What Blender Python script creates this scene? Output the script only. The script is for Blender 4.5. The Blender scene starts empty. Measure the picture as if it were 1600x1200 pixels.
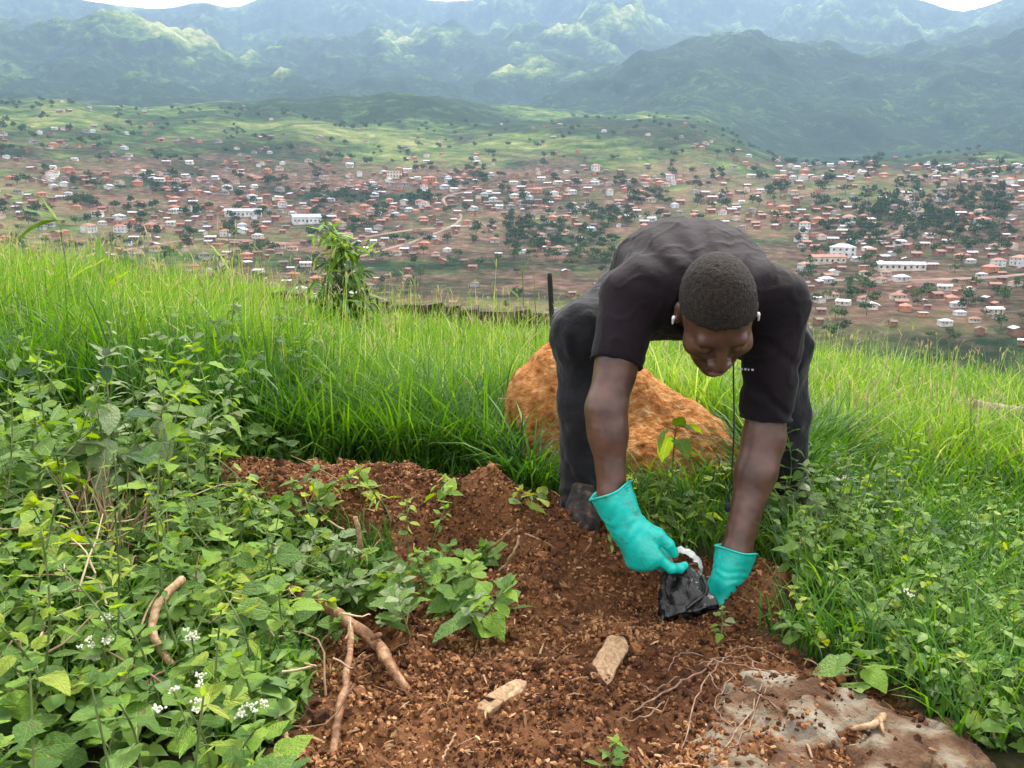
import bpy, math, random
import numpy as np
from mathutils import Vector, Matrix, Euler

random.seed(7)
rng = np.random.default_rng(11)
SC = bpy.context.scene
COL = SC.collection
R = math.radians

# ---------------------------------------------------------------- camera, sky, sun, exposure
CAM_H, PITCH, FPX = 0.808, R(12.0), 1250.0
cam = bpy.data.cameras.new('camera')
cam.sensor_width = 36.0
cam.lens = 36.0 * FPX / 1600.0
cam.clip_start, cam.clip_end = 0.05, 40000.0
cam_ob = bpy.data.objects.new('camera', cam)
COL.objects.link(cam_ob)
cam_ob.location = (0, 0, CAM_H)
cam_ob.rotation_euler = (R(90) - PITCH, 0, 0)
SC.camera = cam_ob

SUN_EL, SUN_AZ = R(52.0), R(24.0)        # azimuth measured from +Y towards +X
world = bpy.data.worlds.new('World')
SC.world = world
world.use_nodes = True
wn, wl = world.node_tree.nodes, world.node_tree.links
wn.clear()
w_out = wn.new('ShaderNodeOutputWorld')
w_bg = wn.new('ShaderNodeBackground')
w_sky = wn.new('ShaderNodeTexSky')
w_sky.sky_type = 'NISHITA'
w_sky.sun_disc = False
w_sky.sun_elevation = SUN_EL
w_sky.sun_rotation = SUN_AZ
w_sky.altitude = 1200.0
w_sky.air_density = 1.0
w_sky.dust_density = 6.0
w_sky.ozone_density = 0.4
# a broken layer of pale cloud all over the sky
w_tc = wn.new('ShaderNodeTexCoord')
w_noise = wn.new('ShaderNodeTexNoise')
w_noise.inputs['Scale'].default_value = 2.2
w_noise.inputs['Detail'].default_value = 5.0
w_ramp = wn.new('ShaderNodeValToRGB')
w_ramp.color_ramp.elements[0].position = 0.30
w_ramp.color_ramp.elements[0].color = (0.6, 0.6, 0.6, 1)
w_ramp.color_ramp.elements[1].position = 0.62
w_ramp.color_ramp.elements[1].color = (0.9, 0.9, 0.9, 1)
w_mix = wn.new('ShaderNodeMixRGB')
w_mix.inputs['Color2'].default_value = (10.6, 10.0, 9.2, 1)
wl.new(w_tc.outputs['Generated'], w_noise.inputs['Vector'])
wl.new(w_noise.outputs['Fac'], w_ramp.inputs['Fac'])
wl.new(w_ramp.outputs['Color'], w_mix.inputs['Fac'])
wl.new(w_sky.outputs['Color'], w_mix.inputs['Color1'])
wl.new(w_mix.outputs['Color'], w_bg.inputs['Color'])
wl.new(w_bg.outputs['Background'], w_out.inputs['Surface'])
w_bg.inputs['Strength'].default_value = 0.10

sun = bpy.data.lights.new('sun', 'SUN')
sun.energy = 2.4
sun.angle = R(10.0)
sun.color = (1.0, 0.95, 0.87)
sun_ob = bpy.data.objects.new('sun', sun)
COL.objects.link(sun_ob)
sdir = Vector((math.sin(SUN_AZ) * math.cos(SUN_EL), math.cos(SUN_AZ) * math.cos(SUN_EL), math.sin(SUN_EL)))
sun_ob.rotation_euler = sdir.to_track_quat('Z', 'Y').to_euler()
sun_ob.location = (0, 0, 30)

SC.view_settings.view_transform = 'Standard'
SC.view_settings.look = 'None'
SC.view_settings.gamma = 1.0
SC.view_settings.use_curve_mapping = False
SC.view_settings.exposure = 1.62
SC.cycles.use_denoising = True
SC.cycles.max_bounces = 6
SC.cycles.volume_bounces = 0
SC.cycles.transparent_max_bounces = 8

# ---------------------------------------------------------------- maths helpers
CP, SP = math.cos(PITCH), math.sin(PITCH)


def P(px, py, d):
    """world point seen at photo pixel px, py at world distance d ahead"""
    u, v = (px - 800) / FPX, (600 - py) / FPX
    s = d / (CP + v * SP)
    return np.array([u * s, d, CAM_H + s * (-SP + v * CP)])


def sstep(a, b, x):
    t = np.clip((x - a) / (b - a), 0, 1)
    return t * t * (3 - 2 * t)


_perm = np.random.default_rng(5).permutation(256).astype(np.int32)
_perm = np.concatenate([_perm, _perm])
_g3 = np.array([[1,1,0],[-1,1,0],[1,-1,0],[-1,-1,0],[1,0,1],[-1,0,1],[1,0,-1],[-1,0,-1],[0,1,1],[0,-1,1],[0,1,-1],[0,-1,-1],[1,1,0],[-1,1,0],[0,-1,1],[0,-1,-1]], dtype=np.float32)


def perlin(x, y, z=0.0):
    x, y, z = np.broadcast_arrays(np.asarray(x, np.float32), np.asarray(y, np.float32), np.asarray(z, np.float32))
    xi, yi, zi = np.floor(x).astype(np.int32), np.floor(y).astype(np.int32), np.floor(z).astype(np.int32)
    xf, yf, zf = x - xi, y - yi, z - zi
    xi &= 255; yi &= 255; zi &= 255
    u = xf**3 * (xf * (xf * 6 - 15) + 10)
    v = yf**3 * (yf * (yf * 6 - 15) + 10)
    w = zf**3 * (zf * (zf * 6 - 15) + 10)

    def g(dx, dy, dz):
        h = _perm[(_perm[(_perm[(xi + dx) & 255] + yi + dy) & 255] + zi + dz) & 255] & 15
        gv = _g3[h]
        return gv[..., 0] * (xf - dx) + gv[..., 1] * (yf - dy) + gv[..., 2] * (zf - dz)
    x00 = g(0,0,0) * (1-u) + g(1,0,0) * u
    x10 = g(0,1,0) * (1-u) + g(1,1,0) * u
    x01 = g(0,0,1) * (1-u) + g(1,0,1) * u
    x11 = g(0,1,1) * (1-u) + g(1,1,1) * u
    return ((x00 * (1-v) + x10 * v) * (1-w) + (x01 * (1-v) + x11 * v) * w)


def fbm(x, y, z=0.0, octaves=4, gain=0.5):
    t, a, f = 0.0, 1.0, 1.0
    for o in range(octaves):
        t = t + a * perlin(x * f + 17.3 * o, y * f + 5.1 * o, (z * f if not np.isscalar(z) else z) + 3.7 * o)
        a *= gain
        f *= 2.03
    return t


def ridged(x, y, octaves=4):
    t, a, f = 0.0, 1.0, 1.0
    for o in range(octaves):
        n = 1.0 - 2.0 * np.abs(perlin(x * f + 31.7 * o, y * f + 11.9 * o, 0.37 + o))
        t = t + a * n
        a *= 0.5
        f *= 2.1
    return t / 1.9


# ---------------------------------------------------------------- object helpers
def tag(o, label=None, cat=None, group=None, kind=None):
    if label: o['label'] = label
    if cat: o['category'] = cat
    if group: o['group'] = group
    if kind: o['kind'] = kind
    return o


def empty(name, loc=(0, 0, 0), label=None, cat=None, group=None):
    o = bpy.data.objects.new(name, None)
    o.empty_display_size = 0.05
    o.location = loc
    COL.objects.link(o)
    return tag(o, label, cat, group)


def link(name, me, parent=None, matrix=None):
    o = bpy.data.objects.new(name, me)
    COL.objects.link(o)
    if parent is not None: o.parent = parent
    if matrix is not None: o.matrix_basis = matrix
    return o


def np_mesh(name, V, F, mats=(), smooth=True, attrs=None, midx=None):
    """V (n,3); F list of (m,k) index arrays"""
    me = bpy.data.meshes.new(name)
    V = np.asarray(V, np.float32)
    if not isinstance(F, (list, tuple)): F = [F]
    F = [np.asarray(f, np.int32) for f in F if len(f)]
    me.vertices.add(len(V))
    me.vertices.foreach_set('co', V.ravel())
    loops = np.concatenate([f.ravel() for f in F])
    sizes = np.concatenate([np.full(len(f), f.shape[1], np.int32) for f in F])
    starts = np.concatenate([[0], np.cumsum(sizes)[:-1]]).astype(np.int32)
    me.loops.add(len(loops))
    me.loops.foreach_set('vertex_index', loops)
    me.polygons.add(len(sizes))
    me.polygons.foreach_set('loop_start', starts)
    me.polygons.foreach_set('loop_total', sizes)
    if midx is not None: me.polygons.foreach_set('material_index', np.asarray(midx, np.int32))
    me.polygons.foreach_set('use_smooth', np.full(len(sizes), bool(smooth)))
    for k, a in (attrs or {}).items():
        a = np.asarray(a, np.float32)
        if a.ndim == 1:
            me.attributes.new(k, 'FLOAT', 'POINT').data.foreach_set('value', a)
        else:
            if a.shape[1] == 3: a = np.concatenate([a, np.ones((len(a), 1), np.float32)], 1)
            me.attributes.new(k, 'FLOAT_COLOR', 'POINT').data.foreach_set('color', a.ravel())
    for m in mats: me.materials.append(m)
    me.update(calc_edges=True)
    return me


class MB:
    """collects verts and faces of one mesh"""
    def __init__(s): s.V, s.F, s.M, s.A, s.n = [], {}, {}, [], 0
    def add(s, V, F, mi=0, a=0.5):
        V = np.asarray(V, float)
        F = np.asarray(F, int)
        k = F.shape[1]
        s.F.setdefault(k, []).append(F + s.n)
        s.M.setdefault(k, []).append(np.full(len(F), mi))
        s.V.append(V)
        s.A.append(np.full(len(V), a) if np.isscalar(a) else np.asarray(a, float))
        s.n += len(V)
    def box(s, lo, hi, mi=0, rot=0.0, about=(0, 0)):
        x0, y0, z0 = lo; x1, y1, z1 = hi
        V = np.array([[x0,y0,z0],[x1,y0,z0],[x1,y1,z0],[x0,y1,z0],[x0,y0,z1],[x1,y0,z1],[x1,y1,z1],[x0,y1,z1]], float)
        if rot:
            c, q = math.cos(rot), math.sin(rot)
            X, Y = V[:, 0] - about[0], V[:, 1] - about[1]
            V[:, 0], V[:, 1] = about[0] + c * X - q * Y, about[1] + q * X + c * Y
        s.add(V, [[0,3,2,1],[4,5,6,7],[0,1,5,4],[1,2,6,5],[2,3,7,6],[3,0,4,7]], mi)
    def tube(s, pts, rad, sides=7, mi=0, a=0.5, jit=0.0, cap=True):
        pts = np.asarray(pts, float)
        n = len(pts)
        rad = np.full(n, rad) if np.isscalar(rad) else np.asarray(rad, float)
        T = np.gradient(pts, axis=0)
        T /= np.linalg.norm(T, axis=1)[:, None] + 1e-9
        up = np.array([0.31, 0.17, 0.93]) if abs(T[0][2]) < 0.9 else np.array([0.9, 0.3, 0.1])
        ang = np.arange(sides) * 2 * math.pi / sides
        V = []
        for i in range(n):
            b = np.cross(T[i], up); b /= np.linalg.norm(b) + 1e-9
            c = np.cross(b, T[i])
            up = c
            r = rad[i] * (1 + jit * rng.normal(size=sides)) if jit else np.full(sides, rad[i])
            V.append(pts[i] + (np.cos(ang) * r)[:, None] * b + (np.sin(ang) * r)[:, None] * c)
        V = np.concatenate(V)
        j = np.arange(sides); k = (j + 1) % sides
        Q = np.concatenate([np.stack([i*sides+j, i*sides+k, (i+1)*sides+k, (i+1)*sides+j], 1) for i in range(n-1)])
        if cap:
            V = np.concatenate([V, pts[:1], pts[-1:]])
            s.add(V, Q, mi, a)
            base = s.n - len(V)
            c0, c1 = n*sides, n*sides+1
            T3 = np.concatenate([np.stack([k, j, np.full(sides, c0)], 1), np.stack([(n-1)*sides+j, (n-1)*sides+k, np.full(sides, c1)], 1)])
            s.F.setdefault(3, []).append(T3 + base); s.M.setdefault(3, []).append(np.full(len(T3), mi))
        else:
            s.add(V, Q, mi, a)
    def mesh(s, name, mats, smooth=True, attr='tint'):
        ks = sorted(s.F)
        return np_mesh(name, np.concatenate(s.V), [np.concatenate(s.F[k]) for k in ks], mats, smooth, {attr: np.concatenate(s.A)}, np.concatenate([np.concatenate(s.M[k]) for k in ks]))
    def build(s, name, mats, parent=None, smooth=True, origin=None):
        if origin is not None:
            s.V = [v - np.asarray(origin) for v in s.V]
        o = link(name, s.mesh(name, mats if isinstance(mats, (list, tuple)) else [mats], smooth), parent)
        if origin is not None and parent is None: o.location = origin
        return o


def spline(pts, n):
    """smooth interpolation through points"""
    pts = np.asarray(pts, float)
    m = len(pts)
    t = np.linspace(0, m - 1, n)
    i = np.clip(t.astype(int), 0, m - 2)
    f = (t - i)[:, None]
    p0, p1, p2, p3 = pts[np.clip(i-1, 0, m-1)], pts[i], pts[i+1], pts[np.clip(i+2, 0, m-1)]
    return 0.5 * (2*p1 + (p2-p0)*f + (2*p0-5*p1+4*p2-p3)*f**2 + (3*p1-p0-3*p2+p3)*f**3)


# ---------------------------------------------------------------- signed distance modelling (for organic bodies)
class Field:
    def __init__(s, lo, hi, h):
        s.lo, s.h = np.asarray(lo, float), h
        s.n = np.ceil((np.asarray(hi, float) - s.lo) / h).astype(int) + 1
        s.ax = [(s.lo[i] + h * np.arange(s.n[i])).astype(np.float32) for i in range(3)]
        s.D = np.full(s.n, 10.0, np.float32)
    def _sl(s, lo, hi):
        a = np.clip(np.floor((np.asarray(lo) - s.lo) / s.h).astype(int), 0, s.n)
        b = np.clip(np.ceil((np.asarray(hi) - s.lo) / s.h).astype(int) + 1, 0, s.n)
        sl = tuple(slice(int(a[i]), int(b[i])) for i in range(3))
        return sl, np.meshgrid(s.ax[0][sl[0]], s.ax[1][sl[1]], s.ax[2][sl[2]], indexing='ij', sparse=True)
    def op(s, fn, lo, hi, k=0.01, sub=False):
        pad = k + 4 * s.h
        sl, (X, Y, Z) = s._sl(np.asarray(lo) - pad, np.asarray(hi) + pad)
        if 0 in s.D[sl].shape: return
        d = fn(X, Y, Z).astype(np.float32)
        a = s.D[sl]
        if sub:
            d = -d
            hh = np.maximum(k - np.abs(a - d), 0) / k
            s.D[sl] = np.maximum(a, d) + hh * hh * k * 0.25
        else:
            hh = np.maximum(k - np.abs(a - d), 0) / k
            s.D[sl] = np.minimum(a, d) - hh * hh * k * 0.25
    def cone(s, a, b, ra, rb, k=0.01, sub=False, flat=None):
        a, b = np.asarray(a, float), np.asarray(b, float)
        ba = b - a
        L = float(ba @ ba) + 1e-12
        r = max(ra, rb)
        def fn(X, Y, Z):
            x, y, z = X - a[0], Y - a[1], Z - a[2]
            t = np.clip((x*ba[0] + y*ba[1] + z*ba[2]) / L, 0, 1)
            x, y, z = x - t*ba[0], y - t*ba[1], z - t*ba[2]
            q = x*x + y*y + z*z
            if flat is not None:
                n, f = flat
                w = x*n[0] + y*n[1] + z*n[2]
                q = q + w*w*(f*f - 1)
            return np.sqrt(q) - (ra + (rb - ra) * t)
        s.op(fn, np.minimum(a, b) - r, np.maximum(a, b) + r, k, sub)
    def chain(s, pts, rads, k=0.01, **kw):
        for i in range(len(pts) - 1): s.cone(pts[i], pts[i+1], rads[i], rads[i+1], k, **kw)
    def ell(s, c, rad, M=None, k=0.01, sub=False):
        c, rad = np.asarray(c, float), np.asarray(rad, float)
        M = np.eye(3) if M is None else np.asarray(M)       # rows: local axes in world
        ext = np.sqrt(((M * rad[:, None]) ** 2).sum(0))
        def fn(X, Y, Z):
            x, y, z = X - c[0], Y - c[1], Z - c[2]
            q = [(M[i][0]*x + M[i][1]*y + M[i][2]*z) / rad[i] for i in range(3)]
            k0 = np.sqrt(q[0]**2 + q[1]**2 + q[2]**2)
            k1 = np.sqrt((q[0]/rad[0])**2 + (q[1]/rad[1])**2 + (q[2]/rad[2])**2) + 1e-6
            return k0 * (k0 - 1) / k1
        s.op(fn, c - ext, c + ext, k, sub)
    def displace(s, fn):
        m = np.abs(s.D) < 0.05
        I = np.nonzero(m)
        s.D[I] += fn(s.ax[0][I[0]], s.ax[1][I[1]], s.ax[2][I[2]]).astype(np.float32)
    def surface(s):
        D = s.D
        S = D < 0
        nx, ny, nz = D.shape
        cnt = np.zeros((nx-1, ny-1, nz-1), np.int8)
        for dx in (0, 1):
            for dy in (0, 1):
                for dz in (0, 1):
                    cnt += S[dx:nx-1+dx, dy:ny-1+dy, dz:nz-1+dz]
        act = (cnt > 0) & (cnt < 8)
        I = np.stack(np.nonzero(act), 1)
        idx = np.full(act.shape, -1, np.int32)
        idx[tuple(I.T)] = np.arange(len(I))
        acc = np.zeros((len(I), 3)); num = np.zeros(len(I))
        corners = [(a, b, c) for a in (0, 1) for b in (0, 1) for c in (0, 1)]
        val = {c: D[I[:, 0]+c[0], I[:, 1]+c[1], I[:, 2]+c[2]].astype(float) for c in corners}
        for c in corners:
            for ax in range(3):
                if c[ax] == 0:
                    e = list(c); e[ax] = 1; e = tuple(e)
                    a, b = val[c], val[e]
                    m = (a < 0) != (b < 0)
                    t = np.where(m, a / np.where(m, a - b, 1), 0)
                    p = np.tile(np.array(c, float), (len(I), 1)); p[:, ax] = t
                    acc[m] += p[m]; num[m] += 1
        V = s.lo + s.h * (I + acc / num[:, None])
        Q = []
        for ax in range(3):
            o = [i for i in range(3) if i != ax]
            A = [slice(1, -1)] * 3; B = [slice(1, -1)] * 3
            A[ax] = slice(0, -1); B[ax] = slice(1, None)
            sa, sb = S[tuple(A)], S[tuple(B)]
            for flip, m in ((False, sa & ~sb), (True, ~sa & sb)):
                E = np.stack(np.nonzero(m), 1)
                if not len(E): continue
                E[:, o[0]] += 1; E[:, o[1]] += 1
                def cell(d0, d1):
                    C = E.copy(); C[:, o[0]] -= d0; C[:, o[1]] -= d1
                    return idx[C[:, 0], C[:, 1], C[:, 2]]
                q = np.stack([cell(1, 1), cell(0, 1), cell(0, 0), cell(1, 0)], 1)
                if (ax == 1) != flip: q = q[:, ::-1]
                Q.append(q)
        return V, np.concatenate(Q)
    def build(s, name, mats, parent=None, origin=None, smooth_it=1, clean=True):
        V, Q = s.surface()
        for _ in range(smooth_it):
            acc = np.zeros_like(V); num = np.zeros(len(V))
            for a, b in ((0, 1), (1, 2), (2, 3), (3, 0)):
                np.add.at(acc, Q[:, a], V[Q[:, b]]); np.add.at(num, Q[:, a], 1)
            V = V * 0.5 + 0.5 * acc / np.maximum(num, 1)[:, None]
        if origin is not None: V = V - np.asarray(origin)
        o = link(name, np_mesh(name, V, [Q], mats if isinstance(mats, (list, tuple)) else [mats]), parent)
        if origin is not None and parent is None: o.location = origin
        return o


# ---------------------------------------------------------------- materials
def nt(name):
    m = bpy.data.materials.new(name)
    m.use_nodes = True
    t = m.node_tree
    t.nodes.clear()
    out = t.nodes.new('ShaderNodeOutputMaterial')
    return m, t, out


def ramp(t, stops):
    r = t.nodes.new('ShaderNodeValToRGB')
    e = r.color_ramp.elements
    while len(e) < len(stops): e.new(0.5)
    for i, (p, c) in enumerate(stops):
        e[i].position = p
        e[i].color = (*c, 1)
    return r


def math_node(t, op, a, b=None):
    n = t.nodes.new('ShaderNodeMath'); n.operation = op
    for i, v in enumerate((a, b)):
        if v is None: continue
        if isinstance(v, (int, float)): n.inputs[i].default_value = v
        else: t.links.new(v, n.inputs[i])
    return n.outputs[0]


def noise(t, scale, detail=4, rough=0.55, coord='Object', dist=0.0):
    if coord == 'Position':
        c = t.nodes.new('ShaderNodeNewGeometry').outputs['Position']
    else:
        c = t.nodes.new('ShaderNodeTexCoord').outputs[coord]
    n = t.nodes.new('ShaderNodeTexNoise')
    n.inputs['Scale'].default_value = scale
    n.inputs['Detail'].default_value = detail
    n.inputs['Roughness'].default_value = rough
    n.inputs['Distortion'].default_value = dist
    t.links.new(c, n.inputs['Vector'])
    return n.outputs['Fac']


def mat(name, stops, scale=20, detail=4, coord='Position', rough=0.8, spec=0.3, bump=0.0, bscale=None, bdetail=4, bdist=0.01, transl=0.0,
        attr=None, arand=0.0, nmix=1.0, sheen=0.0, dist=0.0, dirt=None):
    """colour from a ramp driven by noise (nmix), a per-vertex attribute (attr) and a per-object random number (arand)"""
    m, t, out = nt(name)
    L = t.links
    f = math_node(t, 'MULTIPLY', math_node(t, 'SUBTRACT', noise(t, scale, detail, coord=coord, dist=dist), 0.5), nmix * 2.0)
    if attr:
        a = t.nodes.new('ShaderNodeAttribute'); a.attribute_name = attr
        f = math_node(t, 'ADD', f, a.outputs['Fac'])
    else:
        f = math_node(t, 'ADD', f, 0.5)
    if arand:
        oi = t.nodes.new('ShaderNodeObjectInfo')
        f = math_node(t, 'ADD', f, math_node(t, 'MULTIPLY', math_node(t, 'SUBTRACT', oi.outputs['Random'], 0.5), arand * 2))
    r = ramp(t, stops)
    L.new(f, r.inputs['Fac'])
    b = t.nodes.new('ShaderNodeBsdfPrincipled')
    L.new(r.outputs['Color'], b.inputs['Base Color'])
    b.inputs['Roughness'].default_value = rough
    b.inputs['Specular IOR Level'].default_value = spec
    if dirt:
        # smears of soil stuck to the surface
        dr = ramp(t, [(dirt[0], (0, 0, 0)), (min(dirt[0] + .12, 1), (.8, .8, .8))])
        L.new(noise(t, 34, 7, .7, coord), dr.inputs['Fac'])
        dm = t.nodes.new('ShaderNodeMixRGB'); dm.inputs['Color2'].default_value = (*dirt[1], 1)
        L.new(dr.outputs['Color'], dm.inputs['Fac']); L.new(r.outputs['Color'], dm.inputs['Color1']); L.new(dm.outputs['Color'], b.inputs['Base Color'])
    if sheen:
        b.inputs['Sheen Weight'].default_value = sheen
        b.inputs['Sheen Roughness'].default_value = 0.5
    if bump:
        bn = t.nodes.new('ShaderNodeBump')
        bn.inputs['Strength'].default_value = bump
        bn.inputs['Distance'].default_value = bdist
        L.new(noise(t, bscale or scale * 3, bdetail, 0.6, coord), bn.inputs['Height'])
        L.new(bn.outputs['Normal'], b.inputs['Normal'])
    sh = b.outputs['BSDF']
    if transl:
        tr = t.nodes.new('ShaderNodeBsdfTranslucent')
        hs = t.nodes.new('ShaderNodeHueSaturation')
        hs.inputs['Hue'].default_value = 0.485
        hs.inputs['Saturation'].default_value = 1.1
        hs.inputs['Value'].default_value = 1.5
        L.new(r.outputs['Color'], hs.inputs['Color'])
        L.new(hs.outputs['Color'], tr.inputs['Color'])
        mx = t.nodes.new('ShaderNodeMixShader')
        mx.inputs['Fac'].default_value = transl
        L.new(sh, mx.inputs[1]); L.new(tr.outputs['BSDF'], mx.inputs[2])
        sh = mx.outputs['Shader']
    L.new(sh, out.inputs['Surface'])
    return m


def plain(name, c, rough=0.6, var=0.15, scale=30, **kw):
    c = np.array(c)
    return mat(name, [(0.2, tuple(c * (1 - var))), (0.8, tuple(np.minimum(c * (1 + var), 0.95)))], scale, rough=rough, **kw)

# ================================================================ THE GROUND
def near_h(x, y):
    x = np.asarray(x, float); y = np.asarray(y, float)
    f = sstep(2.3, 4.2, y)
    z = f * (-0.075 * (y - 2.4) - 0.10 * (x + 0.9))
    z = z + 0.17 * sstep(-0.40, -1.15, x) * (1 - sstep(3.0, 5.0, y))
    z = z + 0.145 * np.exp(-((x + 0.42) / 0.36) ** 2 - ((y - 2.03) / 0.20) ** 2)
    z = z + 0.115 * np.exp(-((x + 0.05) / 0.105) ** 2 - ((y - 1.93) / 0.10) ** 2)
    z = z + 0.055 * np.exp(-((x - 0.04) / 0.09) ** 2 - ((y - 1.70) / 0.13) ** 2)
    z = z - 0.075 * np.exp(-((x + 0.10) / 0.075) ** 2 - ((y - 1.74) / 0.075) ** 2)
    z = z + 0.055 * sstep(1.55, 1.0, y)
    z = z + 0.045 * np.exp(-((x - 0.145) / 0.07) ** 2 - ((y - 1.885) / 0.055) ** 2)
    z = z - 0.070 * np.exp(-((x - 0.34) / 0.14) ** 2 - ((y - 1.60) / 0.12) ** 2)
    z = z - 0.03 * np.exp(-((x - 0.20) / 0.14) ** 2 - ((y - 1.72) / 0.10) ** 2)
    z = z + 0.055 * np.exp(-((x - 0.55) / 0.09) ** 2 - ((y - 1.62) / 0.10) ** 2)
    z = z - 0.09 * sstep(0.75, 1.4, x) * (1 - sstep(2.2, 3.2, y))
    r = np.hypot(x, y)
    return z - 0.16 * np.maximum(r - 8.3, 0) ** 1.0 * sstep(8.3, 12.0, r)


EYE_R = np.array([0, 300, 400, 550, 700, 900, 1050, 1250, 1500, 1900, 2300, 2700, 3500, 5000, 7000, 12000.0])
EYE_Z = np.array([-95, -108, -106, -95, -78, -46, -16, 28, 84, 158, 205, 245, 400, 850, 1420, 1650.0])


def elev_z(py, r, px=800):
    u, v = (px - 800) / FPX, (600 - py) / FPX
    return CAM_H + r * (-SP + v * CP) / math.hypot(u, CP + v * SP)


def az(px, py=330):
    return math.atan2((px - 800) / FPX, CP + (600 - py) / FPX * SP)


# photo column, photo row of the top, distance, half width across (m), half width along (m)
HILLS = [
    (570, 150, 2150, 380, 280), (440, 172, 2100, 240, 240), (710, 165, 2250, 240, 240), (300, 205, 1950, 220, 240), (850, 168, 2400, 190, 240),
    (1000, 192, 1900, 200, 190), (1100, 222, 1800, 120, 160), (1180, 268, 1650, 100, 150),
    (1510, 245, 1800, 190, 210), (1330, 255, 2500, 260, 300), (1590, 250, 2100, 200, 250),
    (175, 30, 4300, 480, 600), (20, 75, 4000, 420, 500), (330, 92, 4400, 380, 420), (60, 140, 3200, 420, 380), (250, 120, 3500, 380, 380),
    (560, 62, 4700, 500, 520), (720, 44, 4900, 420, 500), (900, 18, 5200, 520, 560), (860, 92, 3900, 400, 380), (640, 125, 3500, 420, 380), (450, 128, 3400, 300, 380),
    (1185, 42, 3500, 470, 500), (1060, 85, 3300, 330, 360), (1330, 90, 3500, 300, 400), (1250, 150, 2900, 380, 350),
    (1590, 48, 3800, 420, 520), (1500, 110, 3300, 300, 380), (1700, 60, 3600, 500, 500),
    (-120, 40, 4200, 500, 600), (-400, 20, 4300, 700, 700), (2000, 40, 3900, 700, 700),
    (60, -30, 6800, 750, 700), (310, 4, 7000, 380, 600), (190, 14, 7100, 420, 600), (480, -30, 6900, 560, 700), (660, 2, 7100, 420, 600), (860, -45, 6900, 600, 700),
    (1120, -40, 6900, 700, 700), (1350, -10, 6900, 500, 650), (1490, 17, 7000, 380, 600), (1620, -14, 6800, 450, 650), (1900, -30, 6900, 900, 800), (-300, -30, 6900, 900, 800),
]


EYE_Z2 = np.array([-95, -108, -106, -95, -78, -46, -18, 12, 34, 55, 80, 130, 390, 850, 1420, 1650.0])


def far_base(r, x=None, y=None):
    b = np.interp(r, EYE_R, EYE_Z)
    if x is None: return b
    pxc = 800 + FPX * CP * np.clip(x / np.maximum(y, 1.0), -3, 3)
    w = sstep(1060, 1230, pxc)
    return b * (1 - w) + np.interp(r, EYE_R, EYE_Z2) * w


def far_h(x, y):
    r = np.hypot(x, y)
    b = far_base(r, x, y)
    w = sstep(1300, 2600, r)
    wx = x + w * 130 * fbm(x / 800, y / 800, 1.7, 3)
    wy = y + w * 130 * fbm(x / 800, y / 800, 9.2, 3)
    best = np.zeros_like(b)
    for (px, py, d, wa, wl) in HILLS:
        a = az(px, py)
        cx, cy = d * math.sin(a), d * math.cos(a)
        amp = elev_z(py, d, px) - float(far_base(d, np.array(cx), np.array(cy)))
        # across / along the line of sight
        dx, dy = wx - cx, wy - cy
        ac = (dx * math.cos(a) - dy * math.sin(a)) / wa
        al = (dx * math.sin(a) + dy * math.cos(a)) / wl
        q = np.sqrt(ac * ac + al * al + 0.02)
        g = amp * np.exp(-0.60 * q ** 1.9)
        k = 60.0
        hh = np.maximum(k - np.abs(best - g), 0) / k
        best = np.maximum(best, g) + hh * hh * k * 0.25
    z = b + best
    amp = np.interp(r, [0, 400, 900, 1600, 2300, 3200, 4500, 7000], [2, 3, 6, 18, 32, 130, 190, 210])
    lo = np.interp(r, [0, 1500, 3000, 6000], [240, 330, 620, 900])
    n = ridged(wx / 760.0, wy / 760.0, 4) * 0.62 + fbm(x / 240.0, y / 240.0, 4.4, 5) * 0.45 + 0.06
    spur = fbm(np.arctan2(x, y) * 9.0 + .25 * perlin(x / 500, y / 500, .7), r / 900.0, 3.3, 2) * 20.0 * sstep(1050, 1700, r) * (1 - sstep(2100, 2700, r))
    return z + amp * (n - 0.50) + spur


def height(x, y):
    x = np.asarray(x, float); y = np.asarray(y, float)
    r = np.hypot(x, y)
    zn = near_h(x, y)
    edge = near_h(x / np.maximum(r, 1e-6) * np.minimum(r, 13.0), y / np.maximum(r, 1e-6) * np.minimum(r, 13.0))
    slope = edge - 0.36 * np.maximum(r - 13.0, 0)
    t = sstep(190, 420, r)
    mid = np.where(r < 13.0, zn, np.maximum(slope, -112.0))
    out = mid.copy()
    far = r > 180
    if np.any(far):
        out[far] = mid[far] * (1 - t[far]) + far_h(x[far], y[far]) * t[far]
    return out


def ground_px(px, py, lift=0.0):
    """where the ray through a photo pixel meets the near ground"""
    u, v = (px - 800) / FPX, (600 - py) / FPX
    s = np.arange(0.6, 13.0, 0.004)
    x, y, z = u * s, s * (CP + v * SP), CAM_H + s * (-SP + v * CP)
    hit = np.nonzero(z < near_h(x, y) + lift)[0]
    i = hit[0] if len(hit) else len(s) - 1
    return np.array([x[i], y[i], z[i]])


# ---- ground cover and soil masks (where the earth has been dug over)
def soil_mask(x, y):
    n = 0.10 * fbm(np.asarray(x) * 3.1, np.asarray(y) * 3.1, 2.2, 3)
    def blob(cx, cy, rx, ry):
        return 1 - np.sqrt(((x - cx) / rx) ** 2 + ((y - cy) / ry) ** 2)
    m = np.maximum.reduce([blob(0.07, 1.35, 0.42, 0.62), blob(-0.30, 2.05, 0.50, 0.24), blob(0.02, 1.80, 0.30, 0.34),
                           blob(0.34, 1.62, 0.27, 0.20), blob(0.22, 1.05, 0.40, 0.34), blob(0.0, 1.02, 0.34, 0.34)])
    return sstep(-0.05, 0.09, m + n)


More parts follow.
